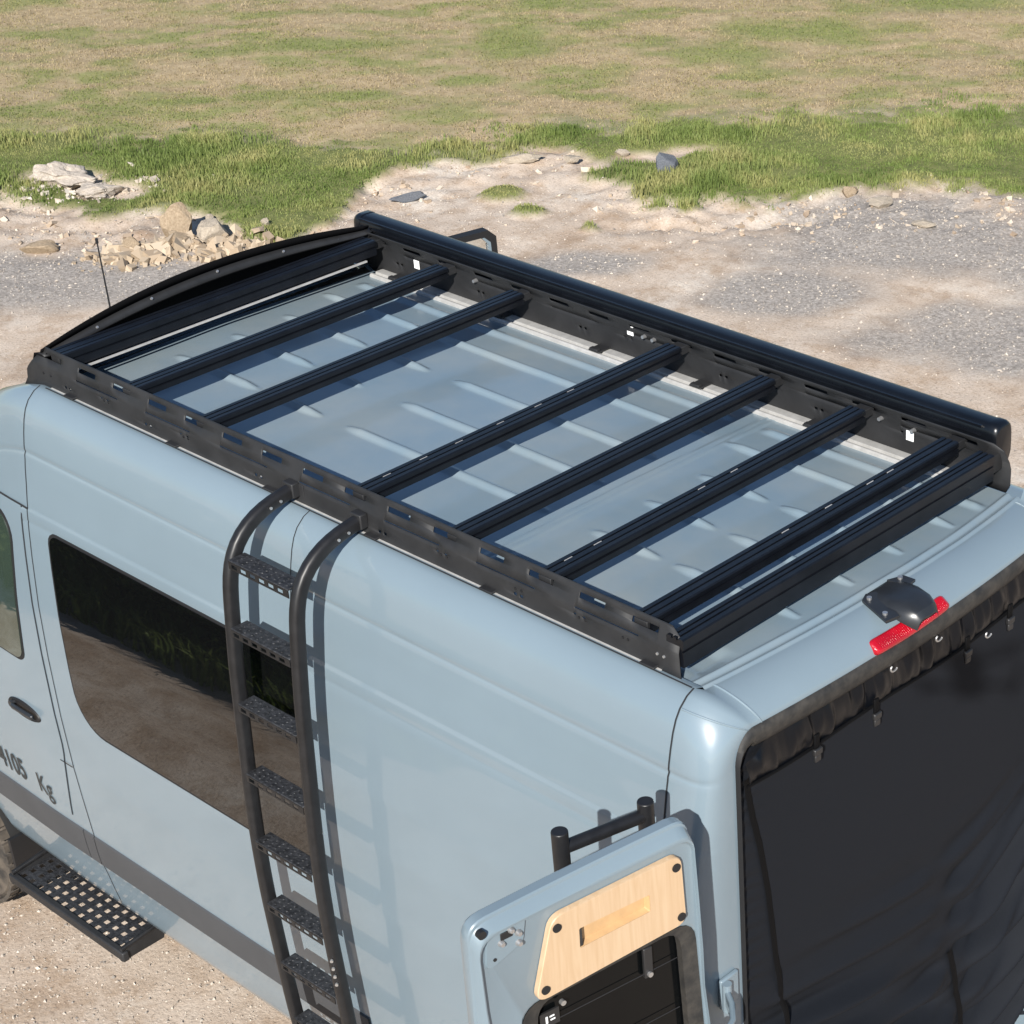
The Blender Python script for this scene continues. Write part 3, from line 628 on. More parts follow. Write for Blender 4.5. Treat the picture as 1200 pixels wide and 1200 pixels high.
# grey side mouldings
def moulding(x0, x1, nm='side_moulding'):
    xs = np.linspace(x0, x1, max(4, int((x1-x0)/.06))); prof = [(.945, .0), (.940, .007), (.875, .009), (.800, .007), (.794, .0)]
    A = np.zeros((len(xs), 5, 3))
    for j, (z, o_) in enumerate(prof): A[:, j, 0] = xs; A[:, j, 2] = z; A[:, j, 1] = surf_y(xs, np.full(len(xs), z))+o_
    return grid(A, 'stripe', nm, van)
moulding(3.11, 3.82); moulding(3.036, 3.1065); moulding(1.36, 3.032); moulding(-.05, .42)
# wheels
for wx in (FWX, RWX):
    for sg in (1, -1):
        wh = MB(); pr = [(.0, .21), (.0, .235), (-.012, .30), (-.018, .345), (-.04, .366), (-.10, .375), (-.17, .366), (-.20, .34), (-.20, .22)]
        n_ = 48; L = []
        for dy, rr in pr: L.append([(wx+rr*math.cos(t), sg*(.955+dy), WZ+rr*math.sin(t)) for t in np.linspace(0, 2*math.pi, n_, endpoint=False)])
        ty = wh.ring(L).build('wheel', 'tyre', van)
        tr = MB()
        for q in range(40):
            t = 2*math.pi*q/40; ct, st = math.cos(t), math.sin(t)
            for yy in (-.03, -.09, -.15): tr.box((wx+.373*ct, sg*(.955+yy), WZ+.373*st), (.018, .045, .04), ((ct, 0, st), (0, 1, 0), (-st, 0, ct)))
        tr.build('tread', 'tyre', ty, smooth=False)
        rm = MB(); L = [[(wx+rr*math.cos(t), sg*(.955+dy), WZ+rr*math.sin(t)) for t in np.linspace(0, 2*math.pi, 40, endpoint=False)] for dy, rr in ((0, .215), (-.03, .205), (-.05, .12), (-.02, .07), (-.02, .001))]
        rm.ring(L).build('rim', 'rim', ty)
# wheel-arch liner and mudflap
for wx in (FWX, RWX):
    L = [[(wx+.45*math.cos(t), y, WZ+.45*math.sin(t)) for t in np.linspace(-.1, math.pi+.1, 24)] for y in (.93, .62)]
    MB().add([p for l in L for p in l], [(i, i+1, 25+i-0, 24+i) for i in range(23)]).build('arch_liner', 'inner', van)
MB().box((3.83, .86, .40), (.02, .2, .28)).build('mudflap', 'rubber', van)
# antenna on the cab roof
MB().cyl((3.80, .0, 2.62), (3.80, .0, 2.945), .004, 8, .003).cyl((3.80, 0, 2.935), (3.80, 0, 2.955), .006, 8).build('antenna', 'rubber', van)

# side step with punched tread
st = MB(); st.box((3.28, 1.045, .462), (.83, .03, .045)); st.box((3.28, .81, .47), (.83, .03, .03))
stp = st.build('side_step', 'powder', van, bevel=.006)
xs = [2.885]; holes = []
nx = 13; ny = 5
xe_ = []; 
for i in range(nx):
    c_ = 2.92+i*(.72/(nx-1)); xe_ += [c_-.013, c_+.013]
xe_ = [2.88]+xe_+[3.675]; ye_ = [.815]
for j in range(ny):
    c_ = .845+j*.043; ye_ += [c_-.011, c_+.011]
ye_ += [1.035]
A = np.zeros((len(xe_), len(ye_), 3)); A[:, :, 0] = np.array(xe_)[:, None]; A[:, :, 1] = np.array(ye_)[None]; A[:, :, 2] = .478
kp = np.ones((len(xe_)-1, len(ye_)-1), bool)
for i in range(1, len(xe_)-1, 2):
    for j in range(1, len(ye_)-1, 2): kp[i, j] = False
for i in range(2, len(xe_)-2, 2):                   # small dimples between the holes
    pass
grid(A, 'tread', 'tread_plate', stp, thick=.004, keep=kp, smooth=False)
for xx in (2.885, 3.675):
    MB().prism([(.83, .53), (1.05, .495), (1.06, .44), (.86, .44)], lambda a, b, t: (t, a, b), xx-.008, xx+.008).build('bracket', 'powder', stp)
    MB().cyl((xx, .80, .52), (xx, 1.05, .492), .011).build('end_tube', 'ladder', stp)

# roof rails (aluminium) and rack feet
def rail(sg):
    zb = 2.797 if sg > 0 else 2.772
    pr = [(-.043, 0), (-.043, .013), (-.03, .016), (-.028, .006), (.02, .006), (.022, .016), (.043, .012), (.043, 0)]
    r_ = MB().sweep([(x, sg*.729, zb) for x in (-.03, 1, 2, 2.99)], [(a*(-sg), b) for a, b in pr], (0, -1, 0)); return r_
for sg in (1, -1):
    zb = 2.800 if sg > 0 else 2.776
    b_ = MB(); pr = [(.686, 0), (.686, .013), (.692, .017), (.700, .017), (.702, .006), (.716, .006), (.718, .017), (.745, .017), (.766, .014), (.772, 0)]
    L = [[(x, sg*a, zb+b) for a, b in pr] for x in (.03, 1., 2., 2.99)]
    b_.ring(L, True, True).build('roof_rail', 'rail', van, angle=25)

# brake lamp and camera hood at the rear roof edge
def rloft(y, x):                                    # height of rear roof slope
    x0 = float(xe(np.array(y))); x1 = -.292+.036*(y/.742)**2; a = min(1, max(0, (x0-x)/(x0-x1))); t = math.asin(a**1.25)
    return 2.80+(2.722-2.80)*(1-math.cos(t)**.8)
bl = MB(); pr = rrect(.050, .030, .012, 4); L = []
nn = Vector((-.55, 0, .8)).normalized(); sd2 = Vector((-.8, 0, -.55)).normalized()
ysq = [.222, .219, .212]+list(np.linspace(.2, -.10, 12))+[-.112, -.119, -.122]
for i, y in enumerate(ysq):
    e = {0: .6, 1: .82, 2: .95, len(ysq)-1: .6, len(ysq)-2: .82, len(ysq)-3: .95}.get(i, 1); p = Vector((-.276-.010*(1-((y-.05)/.2)**2), y, 2.744))
    L.append([p+sd2*a*e+nn*b*e for a, b in pr])
bl.ring(L, True, True); o = bl.build('brake_light', 'red', van); o['label'] = 'red high brake light strip'
rb = MB()
for y in np.linspace(.205, -.105, 40): rb.box((-.276-.010*(1-((y-.05)/.2)**2)-.0075, float(y), 2.744+.0115), (.034, .0028, .006), (tuple(sd2), (0, 1, 0), tuple(nn)))
rb = rb.build('lens_ribs', 'red', o); rb['kind'] = 'stuff'
ch = MB(); secs = []
for x, ya_, yb_, zt__, ze in ((-.150, -.03, .07, 2.811, 2.807), (-.195, -.055, .090, 2.819, 2.808), (-.245, -.058, .108, 2.826, 2.802), (-.300, -.046, .104, 2.826, 2.788), (-.330, -.030, .094, 2.816, 2.776), (-.345, -.016, .084, 2.798, 2.768)):
    secs.append([(x+.010*t*t, (ya_+yb_)/2+(yb_-ya_)/2*t, ze+(zt__-ze)*(1-abs(t)**5)) for t in np.linspace(-1, 1, 17)])
for i in range(len(secs)): secs[i] = secs[i]+[(p[0], p[1], p[2]-.006) for p in reversed(secs[i])]
ch.ring(secs, True, True); hood = ch.build('camera_hood', 'plastic', van, angle=24); hood['label'] = 'dark grey reversing camera hood'
def tabz(a): return 2.811-.10*max(0, -.20-a)
def tab(poly, nm='mounting_tab'):
    return MB().prism(poly, lambda a, b, t: (a, b, tabz(a)+t), -.004, .004).build(nm, 'plastic', hood)
tab([(-.146, .085), (-.160, .118), (-.278, .158), (-.288, .108), (-.22, .07), (-.16, .055)]); tab([(-.143, -.02), (-.165, -.072), (-.205, -.075), (-.21, -.03)])
for x, y in ((-.172, .100), (-.255, .132), (-.168, -.050)): MB().cyl((x, y, tabz(x)), (x, y, tabz(x)+.010), .008, 10).build('bolt', 'bolt', hood)

# ------------------------------------------------------------------ open left rear door
DS = .9605; H = Vector((-.4055, 1.010, 0)); D = Vector((.178, .984, 0)).normalized(); NN = Vector((-D.y, D.x, 0))   # NN: inner face, looking rearwards
def dp(u_, z, n_): p = H+D*(u_*DS)+NN*(n_*DS); return (p.x, p.y, .2308+DS*z)
outl = quadloop([(.092, 2.556), (.782, 2.546), (.838, .50), (.0, .50)], (.05, .06, .09, .06))
outl = [(a, b+(.004*math.sin(math.pi*min(1, max(0, (a-.08)/.72))) if b > 2.49 else 0)) for a, b in outl]
wq = quadloop([(.088, 2.215), (.655, 2.205), (.69, 1.45), (.055, 1.45)], (.075, .07, .08, .08))
def inset(dist, base=outl, to=wq):
    out = []
    for (a, b), (c, d) in zip(base, to):
        L = math.hypot(c-a, d-b); f = min(.8, dist/max(L, 1e-6)); out.append((a+(c-a)*f, b+(d-b)*f))
    return out
lay = [(inset(.030), -.070), (inset(.004), -.066), (outl, -.060), (outl, -.032), (inset(.004), -.028), (inset(.012), -.026), (inset(.018), -.020), (inset(.034), -.003), (inset(.042), .0), (inset(.050), -.001), (inset(.056), -.010), (inset(.062), -.015), (inset(.07), -.016)]
lay += [([(a+(c-a)*.96, b+(d-b)*.96) for (a, b), (c, d) in zip(outl, wq)], -.016), (wq, -.022), (wq, -.066)]
dm = MB(); dm.ring([[dp(a, b, n_) for a, b in L] for L, n_ in lay]); dm.ring([[dp(a, b, n_) for a, b in L] for L, n_ in ((inset(.030), -.070), (wq, -.066))])
rdoor = dm.build('rear_door', 'paint', van, angle=28); rdoor['label'] = 'open rear door with pale wood panel, inner face showing'
MB().prism(wq, lambda a, b, t: dp(a, b, t), -.062, -.056).build('window', 'darkpane', rdoor)
# blackout frame inside the door window
i2 = [(a+(.36-a)*.17, b+(1.83-b)*.045) for a, b in wq]
MB().ring([[dp(a, b, -.020) for a, b in inset(0, wq)], [dp(a, b, -.026) for a, b in i2], [dp(a, b, -.05) for a, b in i2]]).build('window_trim', 'seal', rdoor)
for z0, z1 in ((2.085, 2.135), (1.905, 1.955)): MB().cyl(dp(.58, z1-.045, -.045), dp(.135, z0, -.045), .0014, 6).build('blind_rail', 'buckle', rdoor)
MB().box(dp(.235, 2.125, -.044), (.028, .012, .10), (D, NN, (0, 0, 1))).build('blind_bracket', 'buckle', rdoor, bevel=.003)
for a, b in ((.235, 2.086), (.52, 2.145)): MB().cyl(dp(a, b, -.042), dp(a, b, -.03), .008, 10).build('screw', 'bolt', rdoor)
MB().box(dp(.56, 2.105, -.046), (.06, .006, .05), (D, NN, (0, 0, 1))).build('blind_latch', 'buckle', rdoor)
MB().box(dp(.57, 2.105, -.0425), (.006, .002, .022), (D, NN, (0, 0, 1))).box(dp(.553, 2.112, -.0425), (.014, .002, .004), (D, NN, (0, 0, 1))).box(dp(.551, 2.100, -.0425), (.014, .002, .004), (D, NN, (0, 0, 1))).build('blind_mark', 'sticker', rdoor)
# wood panel with a grip slot
wo = quadloop([(.138, 2.475), (.553, 2.472), (.625, 2.222), (.130, 2.240)], (.035, .05, .03, .035)); ws = quadloop([(.247, 2.394), (.474, 2.398), (.476, 2.334), (.248, 2.338)], (.006,)*4)
wi = [(a, b) for a, b in ws]; wg = quadloop([(.252, 2.390), (.468, 2.394), (.470, 2.340), (.253, 2.343)], (.004,)*4)
wdm = MB(); wdm.ring([[dp(a, b, -.014) for a, b in wo], [dp(a, b, .002) for a, b in wo], [dp(a+(.35-a)*.008, b+(2.35-b)*.012, .005) for a, b in wo], [dp(a, b, .005) for a, b in ws]])
MT['pine'] = mat('grip_pine', (.47, .30, .15), .5, var=(30, .08))
try_ = MB().ring([[dp(a, b, .0045) for a, b in ws], [dp(a, b, -.0148) for a, b in wg]], cap1=True)
wpn = wdm.build('wood_panel', 'wood', rdoor, angle=30); wpn['label'] = 'pale wood trim panel with grip slot'; try_.build('grip_slot', 'pine', rdoor)
MB().box(dp(.4705, 2.367, -.004), (.008, .017, .055), (D, NN, (0, 0, 1))).build('grip_slot_shade', 'seal', rdoor)  # dark block paints the shade on the slot wall turned from the sun
for a, b in ((.541, 2.436), (.157, 2.440), (.148, 2.268), (.592, 2.255)): MB().cyl(dp(a, b, .004), dp(a, b, .009), .0125, 18).build('screw_cap', 'rubber', rdoor)
lq = quadloop([(.618, 2.507), (.738, 2.498), (.752, 2.385), (.632, 2.43)], (.012, .02, .02, .03))
MB().ring([[dp(a, b, -.0155) for a, b in lq], [dp(a+(.69-a)*.05, b+(2.47-b)*.05, -.009) for a, b in lq]], cap1=True).build('latch_plate', 'paint', rdoor)
for a, b in ((.647, 2.469), (.648, 2.437), (.699, 2.461), (.668, 2.489)): MB().cyl(dp(a, b, -.011), dp(a, b, .002), .011, 12, .006).build('bolt', 'bolt', rdoor)
MB().box(dp(.682, 2.480, -.008), (.035, .004, .022), (D, NN, (0, 0, 1))).build('latch_slot', 'rubber', rdoor, bevel=.004)
MB().cyl(dp(.722, 2.419, -.010), dp(.722, 2.419, -.007), .005, 10).build('plug', 'rubber', rdoor); MB().cyl(dp(.757, 2.525, -.01), dp(.757, 2.525, .006), .012, 14).build('stopper', 'rubber', rdoor)
# tubular carrier on the outer side of the door
for uu, zt_ in ((.414, 2.598), (.138, 2.566)):
    MB().cyl(dp(uu, 1.0, -.15), dp(uu, zt_, -.15), .0225, 20).build('carrier_post', 'ladder', rdoor, bevel=.003)
    for zz in (2.35, 1.5): MB().cyl(dp(uu, zz, -.08), dp(uu, zz, -.15), .018).build('carrier_bracket', 'ladder', rdoor)
MB().cyl(dp(.414, 2.540, -.15), dp(.138, 2.520, -.15), .0185, 18).build('carrier_crossbar', 'ladder', rdoor)
for z0 in (1.885, 1.15):
    hg = MB().box((-.258, .845, z0), (.016, .075, .11)).build('hinge', 'paint', van, bevel=.006)
    MB().cyl((-.276, .872, z0-.05), (-.276, .872, z0+.05), .015).build('hinge_pin', 'paint', hg)
    path = [(-.276, .872), (-.325, .905), (-.372, .955), (-.395, 1.02), (-.392, 1.08)]
    MB().sweep([(x, y, z0) for x, y in path], rrect(.060, .018, .007, 3), (0, 0, 1)).build('hinge_arm', 'paint', hg)
    MB().box((-.385, 1.085, z0), (.012, .10, .085)).build('hinge_leaf', 'rubber', hg, bevel=.004)

# ------------------------------------------------------------------ open right front door (seen past the awning)
def clear_glass():
    m = mat('clear_glass', (.9, .95, .95), .02); m.node_tree.nodes['Principled BSDF'].inputs['Transmission Weight'].default_value = 1.0; return m
DH = Vector((4.10, -.95, 0)); DD = Vector((-.215, -1.0, 0)).normalized(); DN = Vector((-DD.y, DD.x, 0))
def rp(u_, z, n_): p = DH+DD*u_+DN*n_; return (p.x, p.y, z)
fo = [(0, .75), (1.12, .75), (1.17, 1.3), (1.18, 1.75), (1.17, 2.34), (1.13, 2.37), (.95, 2.37), (.45, 2.19), (0, 1.62)]
fi = [(.2, 1.55), (.9, 1.55), (1.07, 1.56), (1.15, 1.75), (1.135, 2.31), (1.10, 2.35), (.94, 2.35), (.48, 2.17), (.14, 1.66)]
m_ = MB(); m_.ring([[rp(a, b, -.022) for a, b in fi], [rp(a, b, -.022) for a, b in fo], [rp(a, b, .022) for a, b in fo], [rp(a, b, .022) for a, b in fi], [rp(a, b, -.022) for a, b in fi]])
pd = m_.build('passenger_door', 'paint', van, bevel=.008)
MB().prism(fi, lambda a, b, t: rp(a, b, t), -.004, .004).build('window', clear_glass(), pd)
fo2 = [(.45, 2.202), (.95, 2.382), (1.135, 2.382), (1.175, 2.345), (1.185, 1.76)]; fo3 = [(.46, 2.18), (.945, 2.355), (1.11, 2.352), (1.145, 2.32), (1.16, 1.76)]
MB().ring([[rp(a, b, -.026) for a, b in fo2+fo3[::-1]], [rp(a, b, .026) for a, b in fo2+fo3[::-1]]], True, True).build('window_frame', 'rubber', pd)

# ------------------------------------------------------------------ rear insect screen
scr = thing('insect_screen', (-.22, 0, .7), 'black fabric insect screen filling the open rear doorway', 'screen')
yy = np.linspace(-.765, .765, 190); zz = np.linspace(.68, 2.70, 250); YG, ZG = np.meshgrid(yy, zz, indexing='ij')
def screen_x(Yv, Zv):
    low = sstep(2.02, 1.25, -(-Zv)) if False else 1-sstep(1.2, 1.95, Zv)
    sag = Zv-.32*(Yv+.10)**2-.04*np.sin(Yv*4)+.04*(fbm(Yv*2, Zv*2, 71, 2)-.5)
    f1 = np.sin(sag*36+5*fbm(Yv*1.2, Zv*1.6, 73, 2)); f1 = np.sign(f1)*np.abs(f1)**.8
    f2 = np.sin((sag+.12*Yv)*80+5*fbm(Yv*1.6, Zv*2, 75, 2))
    amp = .042*low*sstep(.25, .8, fbm(Yv*1.8, Zv*2.2, 77, 2)+.15)*(1-.8*np.exp(-((Yv+.258+.23*(1.31-Zv))/.07)**2))
    edge = np.exp(-((.765-np.abs(Yv))/.085)**2)*.006*np.sin(Zv*120-.8*np.abs(Yv)*40+9*fbm(Yv*4, Zv*5, 79))*(.3+fbm(Yv*2, Zv*6, 80))
    big = -.030*np.sin(np.pi*np.clip((Zv-.9)/1.7, 0, 1))*np.cos(Yv/.8*np.pi/2)
    return -.232+big*.6-amp*f1*1.3-amp*.35*f2+edge+.004*(fbm(Yv*3, Zv*3, 81)-.5)
grid(np.stack([screen_x(YG, ZG), YG, ZG], -1), 'fabric', 'screen_cloth', scr, angle=180)
# gathered valance along the top
yy = np.linspace(-.74, .745, 420); tt = np.linspace(0, 1, 18); YG, TT = np.meshgrid(yy, tt, indexing='ij')
fl = (vnoise(YG*34+TT*.8, TT*.6, 91)-.5)*2; fl2 = (vnoise(YG*55+TT*2, TT*1.2, 93)-.5)
zt2 = 2.668-.05*sstep(.62, .745, YG)-.05*sstep(.62, .745, -YG); zb2 = 2.522+.022*(YG/.7)**2+.006*np.sin(YG*8)
ZG2 = zt2+(zb2-zt2)*TT
xv = -.258-.012*np.sin(np.pi*TT)-(.015*fl+.007*fl2)*np.sin(np.pi*np.clip(TT*.95+.03, 0, 1))**.6
grid(np.stack([xv, YG, ZG2], -1), 'valance', 'valance', scr, angle=180)
hem = [(-.262, float(y), 2.522+.022*(y/.7)**2+.006*math.sin(y*8)) for y in np.linspace(-.74, .745, 60)]
MB().sweep(hem, [(.005*math.cos(t), .005*math.sin(t)) for t in np.linspace(0, 6.283, 8, endpoint=False)], (1, 0, 0)).build('hem', 'zip', scr)
def strip(pts, wid, m, nm, proud=.006):
    P_ = np.array([(float(screen_x(np.array(y), np.array(z)))-proud, y, z) for y, z in pts]); xr_ = P_[:, 0].copy()
    for i in range(len(P_)): P_[i, 0] = .5*xr_[max(0, i-4):i+5].min()+.5*xr_[max(0, i-4):i+5].mean()-.002
    d = np.gradient(P_[:, 1:], axis=0); d /= np.linalg.norm(d, axis=1)[:, None]
    nv = np.stack([np.zeros(len(P_)), -d[:, 1], d[:, 0]], -1)
    A = np.stack([P_-nv*wid/2+np.array([.004, 0, 0]), P_-nv*wid/5, P_+nv*wid/5, P_+nv*wid/2+np.array([.004, 0, 0])], 1)
    return grid(A, m, nm, scr)
zl = np.array([(.724, 2.56), (.716, 2.5), (.702, 2.411), (.676, 2.298), (.645, 2.108), (.593, 1.587), (.56, 1.1), (.54, .72)])
zs = np.linspace(2.55, .72, 80); strip([(float(np.interp(-z, -zl[:, 1], zl[:, 0])), z) for z in zs], .022, 'zip', 'zip')
zs = np.linspace(1.31, .72, 50); strip([(-.258-.23*(1.31-z), z) for z in zs], .026, 'zip', 'zip', .008)
for y, z in ((.47, 2.545), (.20, 2.527), (-.245, 2.527), (-.467, 2.540)):
    MB().box((-.280, y, z+.012), (.008, .022, .055)).build('strap', 'zip', scr, bevel=.003)
    MB().box((-.283, y, z-.018), (.014, .034, .022)).box((-.283, y, z-.040), (.010, .026, .024)).build('buckle', 'buckle', scr, bevel=.004)
for y, z in ((.128, 2.640), (-.089, 2.640), (-.345, 2.532)):
    b_ = MB(); b_.sweep([(-.288, y+.016*math.cos(t), z+.011*math.sin(t)) for t in np.linspace(-2.6, .9, 14)], [(.003*math.cos(t), .003*math.sin(t)) for t in np.linspace(0, 6.283, 8, endpoint=False)], (1, 0, 0)); b_.build('hook', 'bolt', scr)
# rubber seal around the opening
full = [(p[0], p[1], p[2]) for p in OP if p[2] > .7]; sp = [(x, -y, z) for x, y, z in full[::-1]]+full[1:]
P_ = np.array(sp); cen = np.array([0, 0, 1.9]); L = []
for i, p in enumerate(P_):
    t = P_[min(i+1, len(P_)-1)]-P_[max(i-1, 0)]; t /= np.linalg.norm(t); nrm = np.cross(t, [1, 0, 0]); nrm /= np.linalg.norm(nrm)
    if (cen-p)@nrm < 0: nrm = -nrm
    wv = .062 if abs(nrm[2]) > .5 else .042; wv = .014+.050*abs(nrm[2])
    pr = [(-.002, .012), (.0, -.004), (wv*.3, -.014), (wv*.65, -.010), (wv, .0), (wv+.004, .020)]
    L.append([p+nrm*a+np.array([b, 0, 0]) for a, b in pr])
L = np.array(L); kt = np.where(L[:, 0, 2] > 2.66)[0]; ka, kb = kt[0], kt[-1]
grid(L[ka:kb+1], 'seal', 'door_seal', van, angle=60); grid(L[:ka+1], 'rubber', 'door_seal', van, angle=60); grid(L[kb:], 'rubber', 'door_seal', van, angle=60)

# ------------------------------------------------------------------ roof rack
rack = thing('roof_rack', (1.5, 0, 2.80), 'black slotted roof rack with crossbars and curved front fairing', 'roof rack')
def panel(sg):
    zb = 2.802 if sg > 0 else 2.772
    slots = [(.105+.205*i-.05, .105+.205*i+.05) for i in range(15)]
    slits = []; x = .12
    while x < 2.9: slits.append((x, x+.25)); x += .41
    holes = ([.60, 1.20, 1.81, 2.41, 2.885] if sg > 0 else [.722, 1.155, 1.85, 2.403, 2.875])
    hol2 = [.35, .93, 1.615, 2.205, 2.66]
    xc = {0., .02, .05, 3.0, 3.03}
    for a, b in slots+slits: xc |= {round(a, 3), round(b, 3)}
    for h in holes: xc |= {round(h+d_, 3) for d_ in (-.020, -.006, .006, .020)}
    for h in hol2: xc |= {round(h+d_, 3) for d_ in (-.024, -.012, .012, .024)}
    xc = np.array(sorted(xc))
    zc = [zb, zb+.03, 2.836, 2.846, 2.862, 2.868, 2.8835, 2.8875, 2.914, 2.917, 2.927, 2.930, 2.942, 2.948]
    zc = np.array(zc)
    yc = np.where(zc < 2.885, .752+.006*(2.885-zc)/.08, .752-.026*(zc-2.885)/.063)
    V = np.zeros((len(xc), len(zc), 3)); V[:, :, 0] = xc[:, None]; V[:, :, 1] = sg*yc[None]; V[:, :, 2] = zc[None]
    V[0, :, 0] = np.interp(zc, [2.78, 2.80, 2.925, 2.948], [-.044, -.042, -.026, .012]); V[1, :, 0] = np.interp(zc, [2.78, 2.80, 2.925, 2.948], [-.012, -.01, .018, .04])
    if sg < 0: V[0, :, 0] = np.interp(zc, [2.77, 2.80, 2.86, 2.93, 2.948], [-.045, -.062, -.066, -.05, -.015])
    V[-1, :, 0] = np.interp(zc, [2.78, 2.86, 2.948], [3.19, 3.13, 3.035]); V[-2, :, 0] = np.interp(zc, [2.78, 2.86, 2.948], [3.12, 3.07, 3.01])
    V[-1, :3, 2] -= .025; V[-2, :2, 2] -= .012
    kp = np.ones((len(xc)-1, len(zc)-1), bool); xm = (xc[:-1]+xc[1:])/2; zm = (zc[:-1]+zc[1:])/2
    for i, x in enumerate(xm):
        for j, z in enumerate(zm):
            if 2.914 < z < 2.930:
                for a, b in slots:
                    if a < x < b: kp[i, j] = False
            if 2.8835 < z < 2.8875 and any(a < x < b for a, b in slits): kp[i, j] = False
            if 2.836 < z < 2.846 and any(.006 < abs(x-h) < .020 for h in holes): kp[i, j] = False
            if 2.8835 > z > 2.862 and z < 2.868 and any(.012 < abs(x-h) < .024 for h in hol2): kp[i, j] = False
    o = grid(V, 'powder', 'side_plate', rack, thick=.0035, smooth=True, keep=kp, angle=20)
    return o
sp1 = panel(1); sp2 = panel(-1)
sp1['label'] = 'slotted side plate above the side ladder'; sp2['label'] = 'slotted side plate next to the awning'
def bolt(p, n_, r_=.006, h=.004, m='bolt', par=rack, nm='bolt'):
    p = Vector(p); n_ = Vector(n_); return MB().cyl(p, p+n_*h, r_, 8, r_*.8).build(nm, m, par)
for x in (3.03, 2.985, 2.66, 2.635, 2.205, 2.18, 1.635, 1.60, .93, .905, .61, .585, .35, .325, .178, .158):
    bolt((x, .7535, 2.860), (0, 1, 0), .0045, .004, 'ladder', sp1)
for x in (.047, .022): bolt((x, .7535, 2.858), (0, 1, 0), .005, .004, 'bolt', sp1)
for x, z in ((2.554, 2.893), (2.414, 2.889), (1.522, 2.897), (1.475, 2.897), (.448, 2.893), (.314, 2.889)):
    bolt((x, -.748, z), (0, 1, 0), .0085, .02, 'bolt', sp2)
for x, z in ((2.762, 2.868), (1.598, 2.897), (.331, 2.862)):
    MB().box((x, -.7455, z), (.030, .002, .034)).build('sticker', 'sticker', sp2, bevel=.0)
# joint straps where the side plates meet
for sg, pp in ((1, sp1), (-1, sp2)):
    MB().box((1.615, sg*.7555, 2.845), (.08, .003, .07)).build('joint_strap', 'powder', pp, bevel=.001)
# feet clamping the plate to the rails
for sg, pp in ((1, sp1), (-1, sp2)):
    zb = 2.817 if sg > 0 else 2.793
    for x in (.07, .72, 1.24, 1.74, 2.26, 2.86):
        MB().box((x, sg*.735, zb+.004), (.055, .085, .006)).box((x, sg*.700, zb+.010), (.04, .02, .010)).build('foot', 'powder', pp, bevel=.002)
# crossbars: extruded profile with grooves
def barprof(w_, h, tall=False):
    z1 = h; g = .007; d_ = .006
    pts = [(0, 0), (0, z1-.004), (-.004, z1), (-.018, z1), (-.018, z1-d_), (-.018-g, z1-d_), (-.018-g, z1), (-w_+.018+g, z1), (-w_+.018+g, z1-d_), (-w_+.018, z1-d_), (-w_+.018, z1), (-w_+.004, z1), (-w_, z1-.004)]
    pts += [(-w_, z1*.62), (-w_+.006, z1*.62), (-w_+.006, z1*.62-.008), (-w_, z1*.62-.008)] if not tall else [(-w_, z1-.032), (-w_+.005, z1-.032), (-w_+.005, z1-.040), (-w_, z1-.040)]
    return pts+[(-w_, 0)]
def bar(x, ztp, w_, h, tall=False, nm='crossbar'):
    pr = barprof(w_, h, tall); y0, y1 = (.744 if tall else .718), -.692
    mb = MB(); mb.ring([[(a, y, b-h) for a, b in pr] for y in (y0, y1)], True, True)
    return mb, x, ztp
bm0 = bar(0, 0, .068, .042)[0]; me0 = None
ob_ = bar(0, 0, .078, .058)[0].build('front_crossbar', 'bar', None, angle=20); COL.objects.unlink(ob_); ob_ = bpy.data.objects.new('front_crossbar', ob_.data); ob_.location = (3.012, 0, 2.942); link(ob_, rack)
for sg in (1, -1): MB().box((2.975, .724 if sg > 0 else -.722, 2.915), (.05, .012 if sg > 0 else .058, .036)).build('end_bracket', 'powder', ob_, bevel=.002)
for x, ztp in ((2.580, 2.932), (2.163, 2.932), (1.366, 2.932), (.932, 2.932), (.543, 2.932), (.164, 2.932)):
    if me0 is None: o = bm0.build('crossbar', 'bar', None, angle=20); COL.objects.unlink(o); me0 = o.data
    b = bpy.data.objects.new('crossbar', me0); b.location = (x, 0, ztp); link(b, rack)
    for sg in (1, -1): MB().box((x-.034, .724 if sg > 0 else -.722, ztp-.024), (.05, .012 if sg > 0 else .058, .030)).build('end_bracket', 'powder', b, bevel=.002)
o = bar(0, 0, .062, .088, True)[0].build('rear_crossbar', 'bar', None, angle=20); COL.objects.unlink(o)
b = bpy.data.objects.new('rear_crossbar', o.data); b.location = (.020, 0, 2.928); link(b, rack); b['label'] = 'deep rear crossbar'
for sg in (-1,): MB().box((-.01, -.722, 2.885), (.045, .058, .06)).build('end_bracket', 'powder', b, bevel=.002)
MB().box((2.924, .03, 2.878), (.008, 1.32, .006)).build('sunlit_strip', 'rail', rack)  # pale bar added to imitate the sunlit roof showing below the front crossbar
# small slot glints along the bars: T-slot nuts
for x, ys in ((1.366, (.60, .45, .30, .12, -.05, -.2)), (.543, (.62, .50, .05, -.1)), (.164, (.1, -.1, -.3, -.4))):
    for y in ys: MB().box((x-.0215, y, 2.9285), (.005, .03, .004)).build('slot_nut', 'rail', rack)
MT['matt'] = mat('matt_black', (.0025, .0025, .003), .8, spec=.1)
